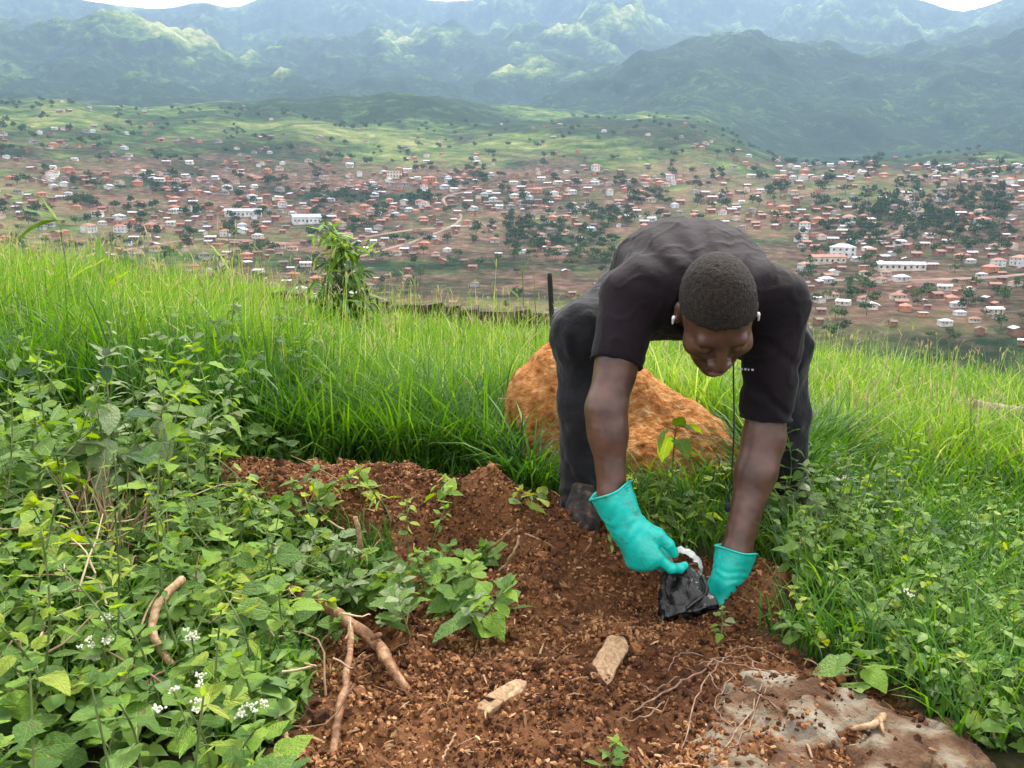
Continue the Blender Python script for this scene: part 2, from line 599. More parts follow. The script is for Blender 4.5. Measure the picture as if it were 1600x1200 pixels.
SOIL = [(0.0, (0.028, 0.012, 0.007)), (0.35, (0.085, 0.035, 0.016)), (0.6, (0.165, 0.072, 0.030)), (0.85, (0.27, 0.125, 0.052)), (1.0, (0.36, 0.20, 0.10))]
m, t, out = nt('near_ground')
b = t.nodes.new('ShaderNodeBsdfPrincipled'); b.inputs['Roughness'].default_value = 0.95; b.inputs['Specular IOR Level'].default_value = 0.15
r1 = ramp(t, SOIL)
f = math_node(t, 'ADD', math_node(t, 'MULTIPLY', noise(t, 6, 6, 0.7, 'Position'), 1.05), math_node(t, 'MULTIPLY', noise(t, 120, 4, 0.7, 'Position'), 0.75))
t.links.new(math_node(t, 'SUBTRACT', f, 0.42), r1.inputs['Fac'])
r2 = ramp(t, [(0.3, (0.018, 0.022, 0.008)), (0.7, (0.05, 0.045, 0.02))])
t.links.new(noise(t, 18, 5, 0.6, 'Position'), r2.inputs['Fac'])
at = t.nodes.new('ShaderNodeAttribute'); at.attribute_name = 'soil'
mx = t.nodes.new('ShaderNodeMixRGB')
t.links.new(at.outputs['Fac'], mx.inputs['Fac']); t.links.new(r2.outputs['Color'], mx.inputs['Color1']); t.links.new(r1.outputs['Color'], mx.inputs['Color2'])
t.links.new(mx.outputs['Color'], b.inputs['Base Color'])
bn = t.nodes.new('ShaderNodeBump'); bn.inputs['Strength'].default_value = 0.9; bn.inputs['Distance'].default_value = 0.012
t.links.new(noise(t, 90, 6, 0.7, 'Position'), bn.inputs['Height']); t.links.new(bn.outputs['Normal'], b.inputs['Normal'])
t.links.new(b.outputs['BSDF'], out.inputs['Surface'])
M_GROUND = m


def soil_rough(x, y):
    s = soil_mask(x, y)
    n = 0.032 * fbm(x * 6, y * 6, 0.3, 3) + 0.017 * np.abs(fbm(x * 19, y * 19, 1.3, 3)) + 0.008 * fbm(x * 48, y * 48, 2.3, 3)
    return near_h(x, y) + s * n + (1 - s) * 0.012 * fbm(x * 6, y * 6, 4.0, 2)


def axis(parts):
    return np.unique(np.round(np.concatenate([np.arange(a, b, st) for a, b, st in parts]), 4))


gx = axis([(-9, -1.2, 0.12), (-1.2, -0.75, 0.03), (-0.75, 1.0, 0.0075), (1.0, 1.6, 0.03), (1.6, 9.01, 0.12)])
gy = axis([(-9, 0.6, 0.3), (0.6, 0.9, 0.03), (0.9, 2.4, 0.0075), (2.4, 3.2, 0.03), (3.2, 13.2, 0.12)])
X, Y = np.meshgrid(gx, gy, indexing='ij')
Z = soil_rough(X, Y)
ni, nj = X.shape
I = np.arange(ni * nj).reshape(ni, nj)
Q = np.stack([I[:-1, :-1], I[1:, :-1], I[1:, 1:], I[:-1, 1:]], -1).reshape(-1, 4)
ground = link('ground', np_mesh('ground', np.stack([X, Y, Z], -1).reshape(-1, 3), [Q], [M_GROUND], True, {'soil': soil_mask(X, Y).ravel()}))
tag(ground, kind='structure')

# ---- valley, foothills and mountains: one sheet out to the skyline
aa = np.concatenate([np.linspace(-180, -48, 45)[:-1], np.linspace(-48, 48, 720), np.linspace(48, 180, 45)[1:]])
rr = np.concatenate([np.linspace(12.2, 60, 14)[:-1], np.geomspace(60, 450, 34)[:-1], np.geomspace(450, 9500, 400)])
A, RR = np.meshgrid(np.radians(aa), rr, indexing='ij')
X, Y = RR * np.sin(A), RR * np.cos(A)
Z = height(X, Y) - 0.06 * (1 - sstep(12, 30, RR))
back = sstep(48, 75, np.abs(np.degrees(A)))           # behind the photographer the hill just carries on
Z = Z * (1 - back * sstep(60, 600, RR)) + back * sstep(60, 600, RR) * (-60 + 20 * fbm(X / 300, Y / 300, 0.2, 3))
ni, nj = X.shape
I = np.arange(ni * nj).reshape(ni, nj)
Q = np.stack([I[:-1, :-1], I[:-1, 1:], I[1:, 1:], I[1:, :-1]], -1).reshape(-1, 4)[:, ::-1]
# the skyline against the clouds
SKY = np.array([(-400, -30), (80, -15), (135, 1), (200, 10), (240, 14), (270, 12), (300, 5), (320, 4), (350, 11), (375, 10), (402, -1), (430, -15), (640, -8), (668, 0), (700, 2), (738, 0), (760, -12), (1000, -40), (1400, -12), (1440, 0), (1480, 14), (1505, 18), (1540, 10), (1566, 0), (1600, -8), (2000, -30)], float)
sk_a = [math.degrees(az(px, py)) for px, py in SKY]; sk_t = [(elev_z(py, 1.0, px) - CAM_H) for px, py in SKY]
want = np.interp(aa, sk_a, sk_t)
near_ = ((Z - CAM_H) / RR)[:, (rr > 2400) & (rr < 5400)].max(1)
Z = Z * (1 + sstep(2400, 3600, RR) * (1 - sstep(5400, 6000, RR)) * (np.abs(np.degrees(A)) < 48) * (np.minimum(1, .975 * want / np.maximum(near_, .05))[:, None] - 1))
have = ((Z - CAM_H) / RR)[:, rr > 5000].max(1)
wgt = sstep(4800, 5300, RR) * (np.abs(np.degrees(A)) < 48)
Z = Z * (1 + wgt * ((want / np.maximum(have, .05))[:, None] - 1))
# land cover, with some light and shade painted into the tone
lap = np.zeros_like(Z)
for w in (3, 7):
    lap[w:-w, w:-w] += (Z[2*w:, w:-w] + Z[:-2*w, w:-w] + Z[w:-w, 2*w:] + Z[w:-w, :-2*w] - 4 * Z[w:-w, w:-w]) / (RR[w:-w, w:-w] * 0.0025 * w)
forest_and_light = 0.75 * fbm(X / 420, Y / 420, 6.6, 5) + 1.1 * np.clip(lap * 0.06, -0.6, 0.7) + 0.34 * sstep(2050, 2500, RR)  # woods in hollows, darkened further to strengthen weak relief shading
DEP = np.maximum(Y * CP - (Z - CAM_H) * SP, 1.0)
PXC = 800 + FPX * X / DEP
PYC = 600 - FPX * (Y * SP + (Z - CAM_H) * CP) / DEP


def spot(px, py, r, wx_, wy_, wr):
    return np.exp(-((PXC - px) / wx_) ** 2 - ((PYC - py) / wy_) ** 2 - ((RR - r) / wr) ** 2)


# woods and pasture, plus sunlit and cloud-shaded patches painted as colour (in map position: bearing, height and distance)
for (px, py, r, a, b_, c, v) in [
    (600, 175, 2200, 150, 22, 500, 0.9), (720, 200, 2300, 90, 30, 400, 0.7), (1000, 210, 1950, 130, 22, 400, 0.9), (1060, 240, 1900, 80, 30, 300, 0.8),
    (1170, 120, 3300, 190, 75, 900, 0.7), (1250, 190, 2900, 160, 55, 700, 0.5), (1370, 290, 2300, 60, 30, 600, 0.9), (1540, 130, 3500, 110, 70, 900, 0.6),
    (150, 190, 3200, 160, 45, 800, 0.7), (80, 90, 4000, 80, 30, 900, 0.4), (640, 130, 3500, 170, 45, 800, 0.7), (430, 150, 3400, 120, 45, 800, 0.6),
    (1180, 40, 3500, 190, 14, 900, -0.9), (1370, 90, 3500, 60, 16, 900, -0.7), (830, 110, 3900, 110, 22, 900, -0.75), (650, 62, 4700, 140, 22, 900, -0.9), (940, 30, 5100, 150, 26, 900, -0.9),  # pale ridge tops: sunlight painted into the ground colour
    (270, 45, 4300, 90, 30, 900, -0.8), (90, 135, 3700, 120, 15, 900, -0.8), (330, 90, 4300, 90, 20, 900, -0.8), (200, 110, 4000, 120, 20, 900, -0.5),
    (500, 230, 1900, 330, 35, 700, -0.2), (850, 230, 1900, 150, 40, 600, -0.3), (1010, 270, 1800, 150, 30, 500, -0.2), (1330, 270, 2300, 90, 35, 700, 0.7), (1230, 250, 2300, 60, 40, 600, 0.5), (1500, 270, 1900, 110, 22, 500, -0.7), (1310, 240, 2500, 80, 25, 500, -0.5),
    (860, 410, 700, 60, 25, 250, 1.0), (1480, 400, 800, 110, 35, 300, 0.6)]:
    forest_and_light += (v if v > 0 else .62 * v) * spot(px, py, r, a, b_, c) * (1.0 if v > 0 else np.clip(.75 + 1.5 * fbm(X / 170, Y / 170, 12.3, 4), 0, 1.6))
forest_and_light = np.clip(0.72 + 0.05 * sstep(2200, 3000, RR) + 0.95 * forest_and_light, -.15, 1)
soil = 0.66 + 0.8 * fbm(X / 90, Y / 90, 3.1, 5)
town = sstep(330, 430, RR) * (1 - .75 * sstep(1050, 1350, RR)) * (1 - sstep(1500, 2000, RR))
soil = np.clip(soil, 0, 1) * town * 0.9
for (px, py, r, a, b_, c, v) in [(220, 362, 1000, 75, 12, 400, 1.2), (270, 374, 950, 60, 8, 300, 1.0), (40, 340, 1050, 60, 12, 300, 0.6), (1430, 380, 850, 60, 20, 300, 0.7), (1300, 330, 1100, 130, 35, 400, 0.4), (1450, 500, 560, 150, 25, 200, 0.5), (640, 345, 1050, 120, 12, 300, 0.5)]:
    soil = np.maximum(soil, v * spot(px, py, r, a, b_, c))
soil = np.clip(soil * (0.8 + 0.5 * fbm(X / 30, Y / 30, 8.1, 3)), 0, 1)

m, t, out = nt('hillside')
b = t.nodes.new('ShaderNodeBsdfPrincipled'); b.inputs['Roughness'].default_value = 0.95; b.inputs['Specular IOR Level'].default_value = 0.05
nf = noise(t, 0.026, 10, 0.76, 'Position')
nb = noise(t, 0.11, 4, 0.6, 'Position')
fa = t.nodes.new('ShaderNodeAttribute'); fa.attribute_name = 'forest_and_light'
sa = t.nodes.new('ShaderNodeAttribute'); sa.attribute_name = 'earth'
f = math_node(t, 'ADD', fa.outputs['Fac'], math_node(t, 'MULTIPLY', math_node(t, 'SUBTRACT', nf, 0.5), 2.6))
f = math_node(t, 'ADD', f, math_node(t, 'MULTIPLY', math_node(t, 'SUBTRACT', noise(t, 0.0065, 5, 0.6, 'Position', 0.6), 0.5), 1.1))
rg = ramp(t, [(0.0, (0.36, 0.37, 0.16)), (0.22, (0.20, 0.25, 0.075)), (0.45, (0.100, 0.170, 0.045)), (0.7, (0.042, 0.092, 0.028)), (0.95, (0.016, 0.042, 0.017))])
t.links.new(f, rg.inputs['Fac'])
rs = ramp(t, [(0.3, (0.17, 0.085, 0.062)), (0.55, (0.27, 0.155, 0.115)), (0.75, (0.37, 0.26, 0.20))])
t.links.new(nb, rs.inputs['Fac'])
mx = t.nodes.new('ShaderNodeMixRGB')
sf = math_node(t, 'MULTIPLY', math_node(t, 'ADD', sa.outputs['Fac'], math_node(t, 'MULTIPLY', math_node(t, 'SUBTRACT', nb, 0.5), 1.5)), 1.0)
sf2 = math_node(t, 'MULTIPLY', math_node(t, 'MINIMUM', math_node(t, 'MAXIMUM', sf, 0.0), 1.0), math_node(t, 'MINIMUM', math_node(t, 'MULTIPLY', sa.outputs['Fac'], 4.0), 1.0))
t.links.new(sf2, mx.inputs['Fac']); t.links.new(rg.outputs['Color'], mx.inputs['Color1']); t.links.new(rs.outputs['Color'], mx.inputs['Color2'])
t.links.new(mx.outputs['Color'], b.inputs['Base Color'])
bn = t.nodes.new('ShaderNodeBump'); bn.inputs['Strength'].default_value = 0.9; bn.inputs['Distance'].default_value = 26.0
t.links.new(nf, bn.inputs['Height']); t.links.new(bn.outputs['Normal'], b.inputs['Normal'])
t.links.new(b.outputs['BSDF'], out.inputs['Surface'])
hills = link('hills', np_mesh('hills', np.stack([X, Y, Z], -1).reshape(-1, 3), [Q], [m], True, {'forest_and_light': forest_and_light.ravel(), 'earth': soil.ravel()}))
tag(hills, kind='structure')
ZTOP, ZLOW = float(Z.max()), float(Z.min())

# ---- the air between here and the mountains
m, t, out = nt('haze')
v = t.nodes.new('ShaderNodeVolumePrincipled')
v.inputs['Color'].default_value = (0.46, 0.67, 1.0, 1)
v.inputs['Density'].default_value = 0.000095
v.inputs['Anisotropy'].default_value = 0.2
t.links.new(v.outputs['Volume'], out.inputs['Volume'])
hb = MB()
hb.box((-9700, -9700, ZLOW - 1.0), (9700, 9700, ZTOP + 2.0))
tag(hb.build('haze', [m], smooth=False), kind='stuff')


# ================================================================ THE TOWN IN THE VALLEY
def roof_mat(name, c): return plain(name, c, 0.7, 0.25, 0.35)
ROOFS = {'rust': roof_mat('rusty_sheet', (0.20, 0.085, 0.055)), 'red': roof_mat('red_tile', (0.28, 0.115, 0.075)), 'grey': roof_mat('grey_zinc', (0.32, 0.33, 0.36)),
         'white': roof_mat('pale_zinc', (0.50, 0.50, 0.51)), 'blue': roof_mat('blue_sheet', (0.30, 0.50, 0.66)), 'brown': roof_mat('brown_sheet', (0.12, 0.075, 0.06))}
WALLS = {'mud': roof_mat('mud_brick_wall', (0.24, 0.12, 0.075)), 'cream': roof_mat('cream_wall', (0.55, 0.47, 0.38)), 'white': roof_mat('white_wall', (0.55, 0.54, 0.51)), 'orange': roof_mat('orange_wall', (0.42, 0.18, 0.09)), 'grey': roof_mat('block_wall', (0.34, 0.32, 0.31))}
M_OPEN = plain('dark_opening', (0.03, 0.03, 0.035), 0.4)


def house_mb(L, W, H, kind, pitch, storeys=1, veranda=False):
    """walls with sunk window and door openings, and a roof that overhangs"""
    mb = MB()
    mb.box((-L/2, -W/2, -3.0), (L/2, W/2, H), 0)
    n = max(2, int(L / 3.2))
    for sgn in (-1, 1):
        for s_ in range(storeys):
            z0 = s_ * H / storeys
            for i in range(n):
                cx = -L/2 + (i + 0.5) * L / n
                if s_ == 0 and i == n // 2: mb.box((cx - 0.5, sgn * W/2 - 0.06, 0), (cx + 0.5, sgn * W/2 + 0.06, 2.1), 2)
                else: mb.box((cx - 0.55, sgn * W/2 - 0.06, z0 + 1.0), (cx + 0.55, sgn * W/2 + 0.06, z0 + 2.1), 2)
    o = 0.6
    x, y = L/2 + o, W/2 + o
    if kind == 'gable':
        rz = H + pitch * W / 2
        V = [[-x,-y,H-.1],[x,-y,H-.1],[x,0,rz],[-x,0,rz],[-x,y,H-.1],[x,y,H-.1]]
        V2 = [[a, b_, c - 0.18] for a, b_, c in V]
        mb.add(V, [[0,1,2,3],[3,2,5,4]], 1); mb.add(V2, [[3,2,1,0],[4,5,2,3]], 1)
        mb.add([[-L/2,-W/2,H],[-L/2,W/2,H],[-L/2,0,rz-.2],[L/2,-W/2,H],[L/2,W/2,H],[L/2,0,rz-.2]], [[0,2,1],[3,4,5]], 0)
        mb.add(V[:2] + V2[:2], [[0,2,3,1]], 1); mb.add(V[4:] + V2[4:], [[0,1,3,2]], 1)
    elif kind == 'hip':
        rz = H + pitch * W / 2
        h = max(L/2 - W/2, 0.3)
        V = [[-x,-y,H-.1],[x,-y,H-.1],[x,y,H-.1],[-x,y,H-.1],[-h,0,rz],[h,0,rz]]
        mb.add(V, [[0,1,5,4],[2,3,4,5]], 1); mb.add(V, [[1,2,5],[3,0,4]], 1); mb.add(V[:4], [[3,2,1,0]], 1)
    else:
        mb.box((-x, -y, H), (x, y, H + 0.3), 1)
    if veranda: mb.box((-L/2, -W/2 - 1.6, 2.3), (L/2, -W/2 - 0.62, 2.45), 1)
    return mb


variants = []
for (rf, wa, L, W, H, kd, pt, st) in [('rust', 'mud', 9, 7, 3, 'gable', .45, 1), ('rust', 'cream', 11, 8, 3, 'hip', .5, 1), ('grey', 'mud', 10, 7, 3, 'gable', .4, 1), ('grey', 'white', 12, 8, 3.2, 'hip', .5, 1),
                                  ('white', 'cream', 11, 7, 3, 'gable', .35, 1), ('red', 'orange', 11, 8, 3.2, 'hip', .55, 1), ('brown', 'mud', 8, 6, 2.8, 'gable', .45, 1), ('brown', 'grey', 10, 8, 3, 'hip', .5, 1),
                                  ('red', 'white', 12, 9, 6, 'hip', .5, 2), ('grey', 'orange', 9, 7, 3, 'flat', .3, 1), ('white', 'white', 9, 7, 3, 'gable', .4, 1), ('blue', 'white', 10, 7, 3, 'gable', .4, 1)]:
    mb = house_mb(L, W, H, kd, pt, st, rng.random() < .5)
    variants.append((mb, mb.mesh('house', [WALLS[wa], ROOFS[rf], M_OPEN], False), rf))
RNAME = {'rust': 'rusty brown sheet', 'grey': 'grey zinc', 'white': 'pale zinc', 'red': 'red', 'brown': 'dark brown', 'blue': 'light blue'}
VW = np.array([.19, .11, .15, .06, .05, .11, .15, .09, .03, .05, .03, .01]); VW /= VW.sum()

cand = []
def town_density(px, r):
    d = 0.0
    if px < 1250:
        d += 0.55 * math.exp(-((r - 620) / 200) ** 2) * (1 if px < 620 else .4)
        d += 1.0 * math.exp(-((r - 900) / 190) ** 2) * (0.6 + 0.4 * math.exp(-((px - 640) / 380) ** 2))
        d += (0.10 if px < 330 else 0.045) * math.exp(-((r - 1400) / 330) ** 2)
        if 700 < px < 1000 and r < 850: d *= 0.35
    if px > 1120:
        d += (0.95 * math.exp(-((r - 640) / 270) ** 2) + 0.40 * math.exp(-((r - 1120) / 200) ** 2)) * min(1.0, (px - 1120) / 120.0)
        if 1330 < px < 1560 and 720 < r < 980: d *= 0.4
    return d
tries = 0
rh = np.random.default_rng(21)
PTS = np.zeros((0, 2))
placed = []
while len(placed) < 1500 and tries < 30000:
    tries += 1
    px = rh.uniform(-120, 1720); r = math.sqrt(rh.uniform(400 ** 2, 2050 ** 2)) if rh.random() < .5 else rh.uniform(390, 1500)
    if rh.random() > town_density(px, r) * (0.12 + 2.0 * max(0, float(fbm(px / 85.0, r / 110.0, 2.0, 3)) + .22)): continue
    a = az(px); x, y = r * math.sin(a), r * math.cos(a)
    if len(placed):
        if np.min(np.hypot(PTS[:, 0] - x, PTS[:, 1] - y)) < 12: continue
    PTS = np.concatenate([PTS, [[x, y]]])
    placed.append((r, px, x, y))
placed.sort()
hz = height(np.array([p[2] for p in placed]), np.array([p[3] for p in placed]))
rest = MB()
rest_mats = list(WALLS.values()) + list(ROOFS.values()) + [M_OPEN]
def cam_row(x, y, z):
    d = math.hypot(x, y)
    return 600 - FPX * math.tan(PITCH + math.atan2(z - CAM_H, d))
shown = 0
for i, (r, px, x, y) in enumerate(placed):
    vi = int(rh.choice(len(variants), p=VW))
    mb, me, rf = variants[vi]
    z = float(hz[i]) + 0.6
    row = cam_row(x, y, z)
    vis_limit = 435 + 0.10 * px
    hide = 980 < px < 1250 and row > 360
    rotz = rh.choice([0, .3, -.4, 1.3, 1.7, .1]) + rh.normal() * .2
    sc = rh.uniform(.75, 1.25) * float(np.interp(r, [400, 600, 900, 1300, 2000], [.50, .62, .84, .84, .7]))
    if shown < 262 and not hide and row < vis_limit - 4 and -20 < px < 1620:
        o = link('house', me)
        o.location = (x, y, z); o.rotation_euler = (0, 0, rotz); o.scale = (sc, sc, sc)
        side = 'the valley town' if px < 1150 else 'the lower town beyond the bent worker'
        tag(o, 'small house with %s roof standing in %s' % (RNAME[rf], side), 'house', '%s roofed houses in %s' % (RNAME[rf], side))
        shown += 1
    elif not hide and row < vis_limit + 25:
        # too many and too small to be things of their own
        V = np.concatenate(mb.V) * sc * 0.95
        c, s = math.cos(rotz), math.sin(rotz)
        V = np.stack([V[:, 0]*c - V[:, 1]*s + x, V[:, 0]*s + V[:, 1]*c + y, V[:, 2] + z], 1)
        for k in mb.F:
            mats_ = np.concatenate(mb.M[k])
            slot = np.array([rest_mats.index(me.materials[0]), rest_mats.index(me.materials[1]), rest_mats.index(M_OPEN)])[mats_]
            rest.F.setdefault(k, []).append(np.concatenate(mb.F[k]) + rest.n); rest.M.setdefault(k, []).append(slot)
        rest.V.append(V); rest.A.append(np.zeros(len(V))); rest.n += len(V)
far_houses = rest.build('distant_town', rest_mats, smooth=False)
tag(far_houses, kind='stuff')


def landmark(name, px, py_guess_r, label, L, W, H, wall, roof, kind, storeys, rotz=0.0, zo=0.5, cat='building'):
    a = az(px); r = py_guess_r
    x, y = r * math.sin(a), r * math.cos(a)
    z = float(height(np.array([x]), np.array([y]))[0]) + zo
    root = empty(name, (x, y, z), label, cat)
    root.rotation_euler = (0, 0, rotz)
    w = MB(); w.box((-L/2, -W/2, -4), (L/2, W/2, H)); w.build('wall', WALLS[wall], root, False)
    full = house_mb(L, W, H, kind, .4, storeys)
    rf = MB()
    for k in full.F:
        F_, M_ = np.concatenate(full.F[k]), np.concatenate(full.M[k])
        if (M_ == 1).any(): rf.F[k] = [F_[M_ == 1]]; rf.M[k] = [np.zeros((M_ == 1).sum(), int)]
    rf.V, rf.A, rf.n = full.V, full.A, full.n
    rf.build('roof', ROOFS[roof], root, False)
    wm = MB(); wm.box((-.7, -.06, -.75), (.7, .06, .75)); wme = wm.mesh('window', [M_OPEN], False)
    n = max(3, int(L / 3.5))
    for s_ in range(storeys):
        for i in range(n):
            if s_ == 0 and i == n // 2: continue
            link('window', wme, root, Matrix.Translation((-L/2 + (i + .5) * L / n, -W/2, s_ * H / storeys + 1.7)))
    dm = MB(); dm.box((-.8, -.07, 0), (.8, .07, 2.3)); link('door', dm.mesh('door', [M_OPEN], False), root, Matrix.Translation((-L/2 + (n // 2 + .5) * L / n, -W/2, 0)))
    return root


landmark('apartment_block', 618, 1085, 'tall white two storey block above the orange roofed houses', 19, 12, 8, 'cream', 'white', 'flat', 2, .1)
landmark('large_house', 672, 1050, 'long orange walled house with red roof beside the white block', 18, 10, 5.5, 'orange', 'red', 'hip', 2, -.1)
landmark('warehouse', 478, 800, 'pale blue roofed shed just behind the young tree', 26, 14, 5, 'white', 'blue', 'gable', 1, .35)
landmark('warehouse', 1322, 640, 'pale blue and white building above the long red roof', 17, 11, 7, 'white', 'blue', 'hip', 2, -.3)
landmark('long_shed', 1298, 610, 'long low shed with red roof below the pale blue building', 24, 9, 4, 'cream', 'rust', 'gable', 1, .12)
landmark('warehouse', 380, 840, 'long grey roofed shed lying below the red bare slope', 34, 12, 4.5, 'white', 'grey', 'gable', 1, .25)
landmark('long_shed', 1415, 590, 'long grey roofed market shed in the lower town', 30, 8, 3.5, 'cream', 'grey', 'gable', 1, -.1)

# dirt roads
M_ROAD = plain('dirt_road', (0.21, 0.14, 0.105), 0.95, .2, .05)
def road(pts, w):
    c = spline([[r * math.sin(az(px)), r * math.cos(az(px)), 0] for px, r in pts], 60)
    T_ = np.gradient(c, axis=0); T_ /= np.linalg.norm(T_, axis=1)[:, None]
    nrm = np.stack([-T_[:, 1], T_[:, 0], 0 * T_[:, 0]], 1) * w * (1 + .25 * np.sin(np.arange(60)))[:, None]
    mb = MB(); V = []
    for s_ in (-1, -.3, .3, 1):
        q = c + nrm * s_; q[:, 2] = height(q[:, 0], q[:, 1]) + (.9 if abs(s_) < .5 else .1); V.append(q)
    i = np.arange(59); Q_ = np.concatenate([np.stack([k*60+i, k*60+i+1, (k+1)*60+i+1, (k+1)*60+i], 1) for k in range(3)])
    mb.add(np.concatenate(V), Q_)
    tag(mb.build('dirt_road', M_ROAD), kind='structure')
road([(1200, 520), (1330, 548), (1450, 556), (1620, 590), (1750, 640)], 2.2)
road([(100, 640), (300, 720), (480, 700), (640, 760), (760, 800), (980, 900)], 1.6)
road([(520, 600), (640, 700), (720, 830), (700, 960), (860, 1010), (1080, 1060)], 1.5)
road([(1300, 700), (1400, 760), (1440, 900), (1400, 1050), (1480, 1200)], 1.6)

# trees between the houses
LEAFY = [(0.0, (0.022, 0.050, 0.022)), (0.5, (0.050, 0.095, 0.034)), (1.0, (0.10, 0.155, 0.045))]
M_TREE = mat('far_foliage', LEAFY, 0.5, arand=0.35, rough=0.9, spec=0.1)
M_BARK = plain('bark', (0.10, 0.075, 0.055), 0.9)


def far_tree(seed):
    g = np.random.default_rng(seed)
    mb = MB()
    mb.tube([[0,0,-1],[.1,0,2],[.2,.1,4.5]], [.28,.22,.1], 5, 1)
    n = 130
    lobes = g.normal(size=(7, 3)) * [1.9, 1.9, 1.0] + [0, 0, 5.2]
    c = lobes[g.integers(0, 7, n)] + g.normal(size=(n, 3)) * [.95, .95, .7]
    for i in range(n):
        s_ = g.uniform(.35, .75)
        a_, b_ = g.normal(size=3), g.normal(size=3)
        a_ /= np.linalg.norm(a_); b_ -= a_ * (a_ @ b_); b_ /= np.linalg.norm(b_)
        mb.add([c[i]-a_*s_-b_*s_*.6, c[i]+a_*s_-b_*s_*.5, c[i]+a_*s_+b_*s_*.6, c[i]-a_*s_+b_*s_*.5], [[0,1,2,3]], 0)
    return mb
TREES = [far_tree(s_) for s_ in range(40, 45)]
TREE_ME = [tm.mesh('tree', [M_TREE, M_BARK], False) for tm in TREES]
cnt = 0; tries = 0; wood = MB()
tl = []
while len(tl) < 1700 and tries < 40000:
    tries += 1
    px = rh.uniform(-100, 1700); r = rh.uniform(370, 1900)
    d = (town_density(px, r) * .7 + .10) * max(0, .15 + 3.2 * float(fbm(px / 60.0, r / 90.0, 7.0, 3)))
    if 790 < px < 960 and 600 < r < 860: d += .8
    if 1330 < px < 1580 and 680 < r < 980: d += .9
    if rh.random() > d: continue
    a = az(px); x, y = r * math.sin(a), r * math.cos(a)
    if np.min(np.hypot(PTS[:, 0] - x, PTS[:, 1] - y)) < 7: continue
    tl.append((r, px, x, y))
tl.sort()
hz = height(np.array([p[2] for p in tl]), np.array([p[3] for p in tl]))
for i, (r, px, x, y) in enumerate(tl):
    z = float(hz[i]); row = cam_row(x, y, z); k = int(rh.integers(0, 5)); sc = rh.uniform(.6, 1.25) * float(np.interp(r, [400, 900], [.7, 1.15]))
    if (980 < px < 1250 and row > 360) or row > 440 + .13 * px: continue
    if cnt < 220 and -20 < px < 1620 and row < 425 + .13 * px:
        o = link('tree', TREE_ME[k]); o.location = (x, y, z); o.rotation_euler = (0, 0, rh.uniform(0, 6)); o.scale = (sc, sc, sc)
        side = 'the valley town' if px < 1150 else 'the lower town beyond the bent worker'
        tag(o, 'dark green round tree among the houses of ' + side, 'tree', 'trees of ' + side); cnt += 1
    else:
        tm = TREES[k]; V = np.concatenate(tm.V) * sc
        for kk in tm.F:
            wood.F.setdefault(kk, []).append(np.concatenate(tm.F[kk]) + wood.n); wood.M.setdefault(kk, []).append(np.concatenate(tm.M[kk]))
        wood.V.append(V + [x, y, z]); wood.A.append(np.zeros(len(V))); wood.n += len(V)
tag(wood.build('distant_woods', [M_TREE, M_BARK], smooth=False), kind='stuff')

# ================================================================ THE MAN DIGGING
M_SKIN = mat('skin', [(0.2, (0.062, 0.027, 0.018)), (0.8, (0.120, 0.055, 0.036))], 22, 6, rough=0.36, spec=0.5, bump=0.25, bscale=420, bdist=0.001)
M_HAIR = mat('hair', [(0.3, (0.007, 0.005, 0.004)), (0.75, (0.030, 0.021, 0.015))], 160, 4, rough=0.85, spec=0.25, bump=1.0, bscale=330, bdetail=3, bdist=0.005, sheen=0.03)
M_LIP = plain('lips', (0.22, 0.085, 0.085), 0.4)
M_SHIRT = mat('tshirt_cloth', [(0.2, (0.0042, 0.0020, 0.0038)), (0.8, (0.0105, 0.0048, 0.0090))], 9, 4, rough=0.85, spec=0.2, bump=0.35, bscale=34, bdetail=5, bdist=0.008, sheen=0.06)
M_PANTS = mat('trouser_cloth', [(0.2, (0.008, 0.008, 0.010)), (0.8, (0.019, 0.019, 0.022))], 12, 4, rough=0.9, spec=0.15, bump=0.6, bscale=26, bdetail=5, bdist=0.012, sheen=0.12)
M_GLOVE = mat('rubber_glove', [(0.15, (0.003, 0.33, 0.275)), (0.6, (0.004, 0.51, 0.43)), (0.9, (0.02, 0.58, 0.49))], 16, 5, rough=0.38, spec=0.5, bump=0.3, bscale=55, bdetail=4, bdist=0.006, dirt=(0.57, (0.10, 0.055, 0.030)))
M_GLOVE_DIRT = None
M_SHOE = mat('dusty_shoe', [(0.25, (0.014, 0.012, 0.011)), (0.6, (0.040, 0.032, 0.028)), (0.85, (0.13, 0.085, 0.055))], 48, 5, rough=0.85, bump=0.5, bscale=90, bdist=0.006)
M_SOLE = plain('rubber_sole', (0.05, 0.045, 0.04), 0.85)
M_WHITE = plain('white_plastic', (0.75, 0.75, 0.76), 0.3)
M_CORD = plain('black_cord', (0.012, 0.012, 0.013), 0.6)
M_PRINT = plain('grey_print', (0.22, 0.21, 0.22), 0.8)

# ---- joints, in metres (photo pixel and distance)
HEAD = P(1119, 488, 1.62)
SH_L, SH_R = np.array([0.262, 1.765, 0.630]), np.array([0.585, 1.765, 0.618])
EL_L, EL_R = P(947, 640, 1.665), P(1193, 688, 1.735)
WR_L, WR_R = P(957, 775, 1.619), P(1150, 864, 1.653)
NECK = np.array([0.418, 1.745, 0.640])
MID = np.array([0.423, 1.985, 0.680])
PEL = np.array([0.425, 2.265, 0.590])
HIP_L, HIP_R = np.array([0.325, 2.27, 0.56]), np.array([0.53, 2.27, 0.56])
KN_L, KN_R = P(912, 520, 2.02), P(1216, 540, 2.02)
AN_L, AN_R = P(912, 785, 2.07), P(1228, 790, 2.09)
man = empty('person', (0.42, 2.06, 0.0), 'man in black t-shirt and turquoise rubber gloves bending to plant in the dug soil', 'person')
MO = np.array([0.42, 2.06, 0.0])

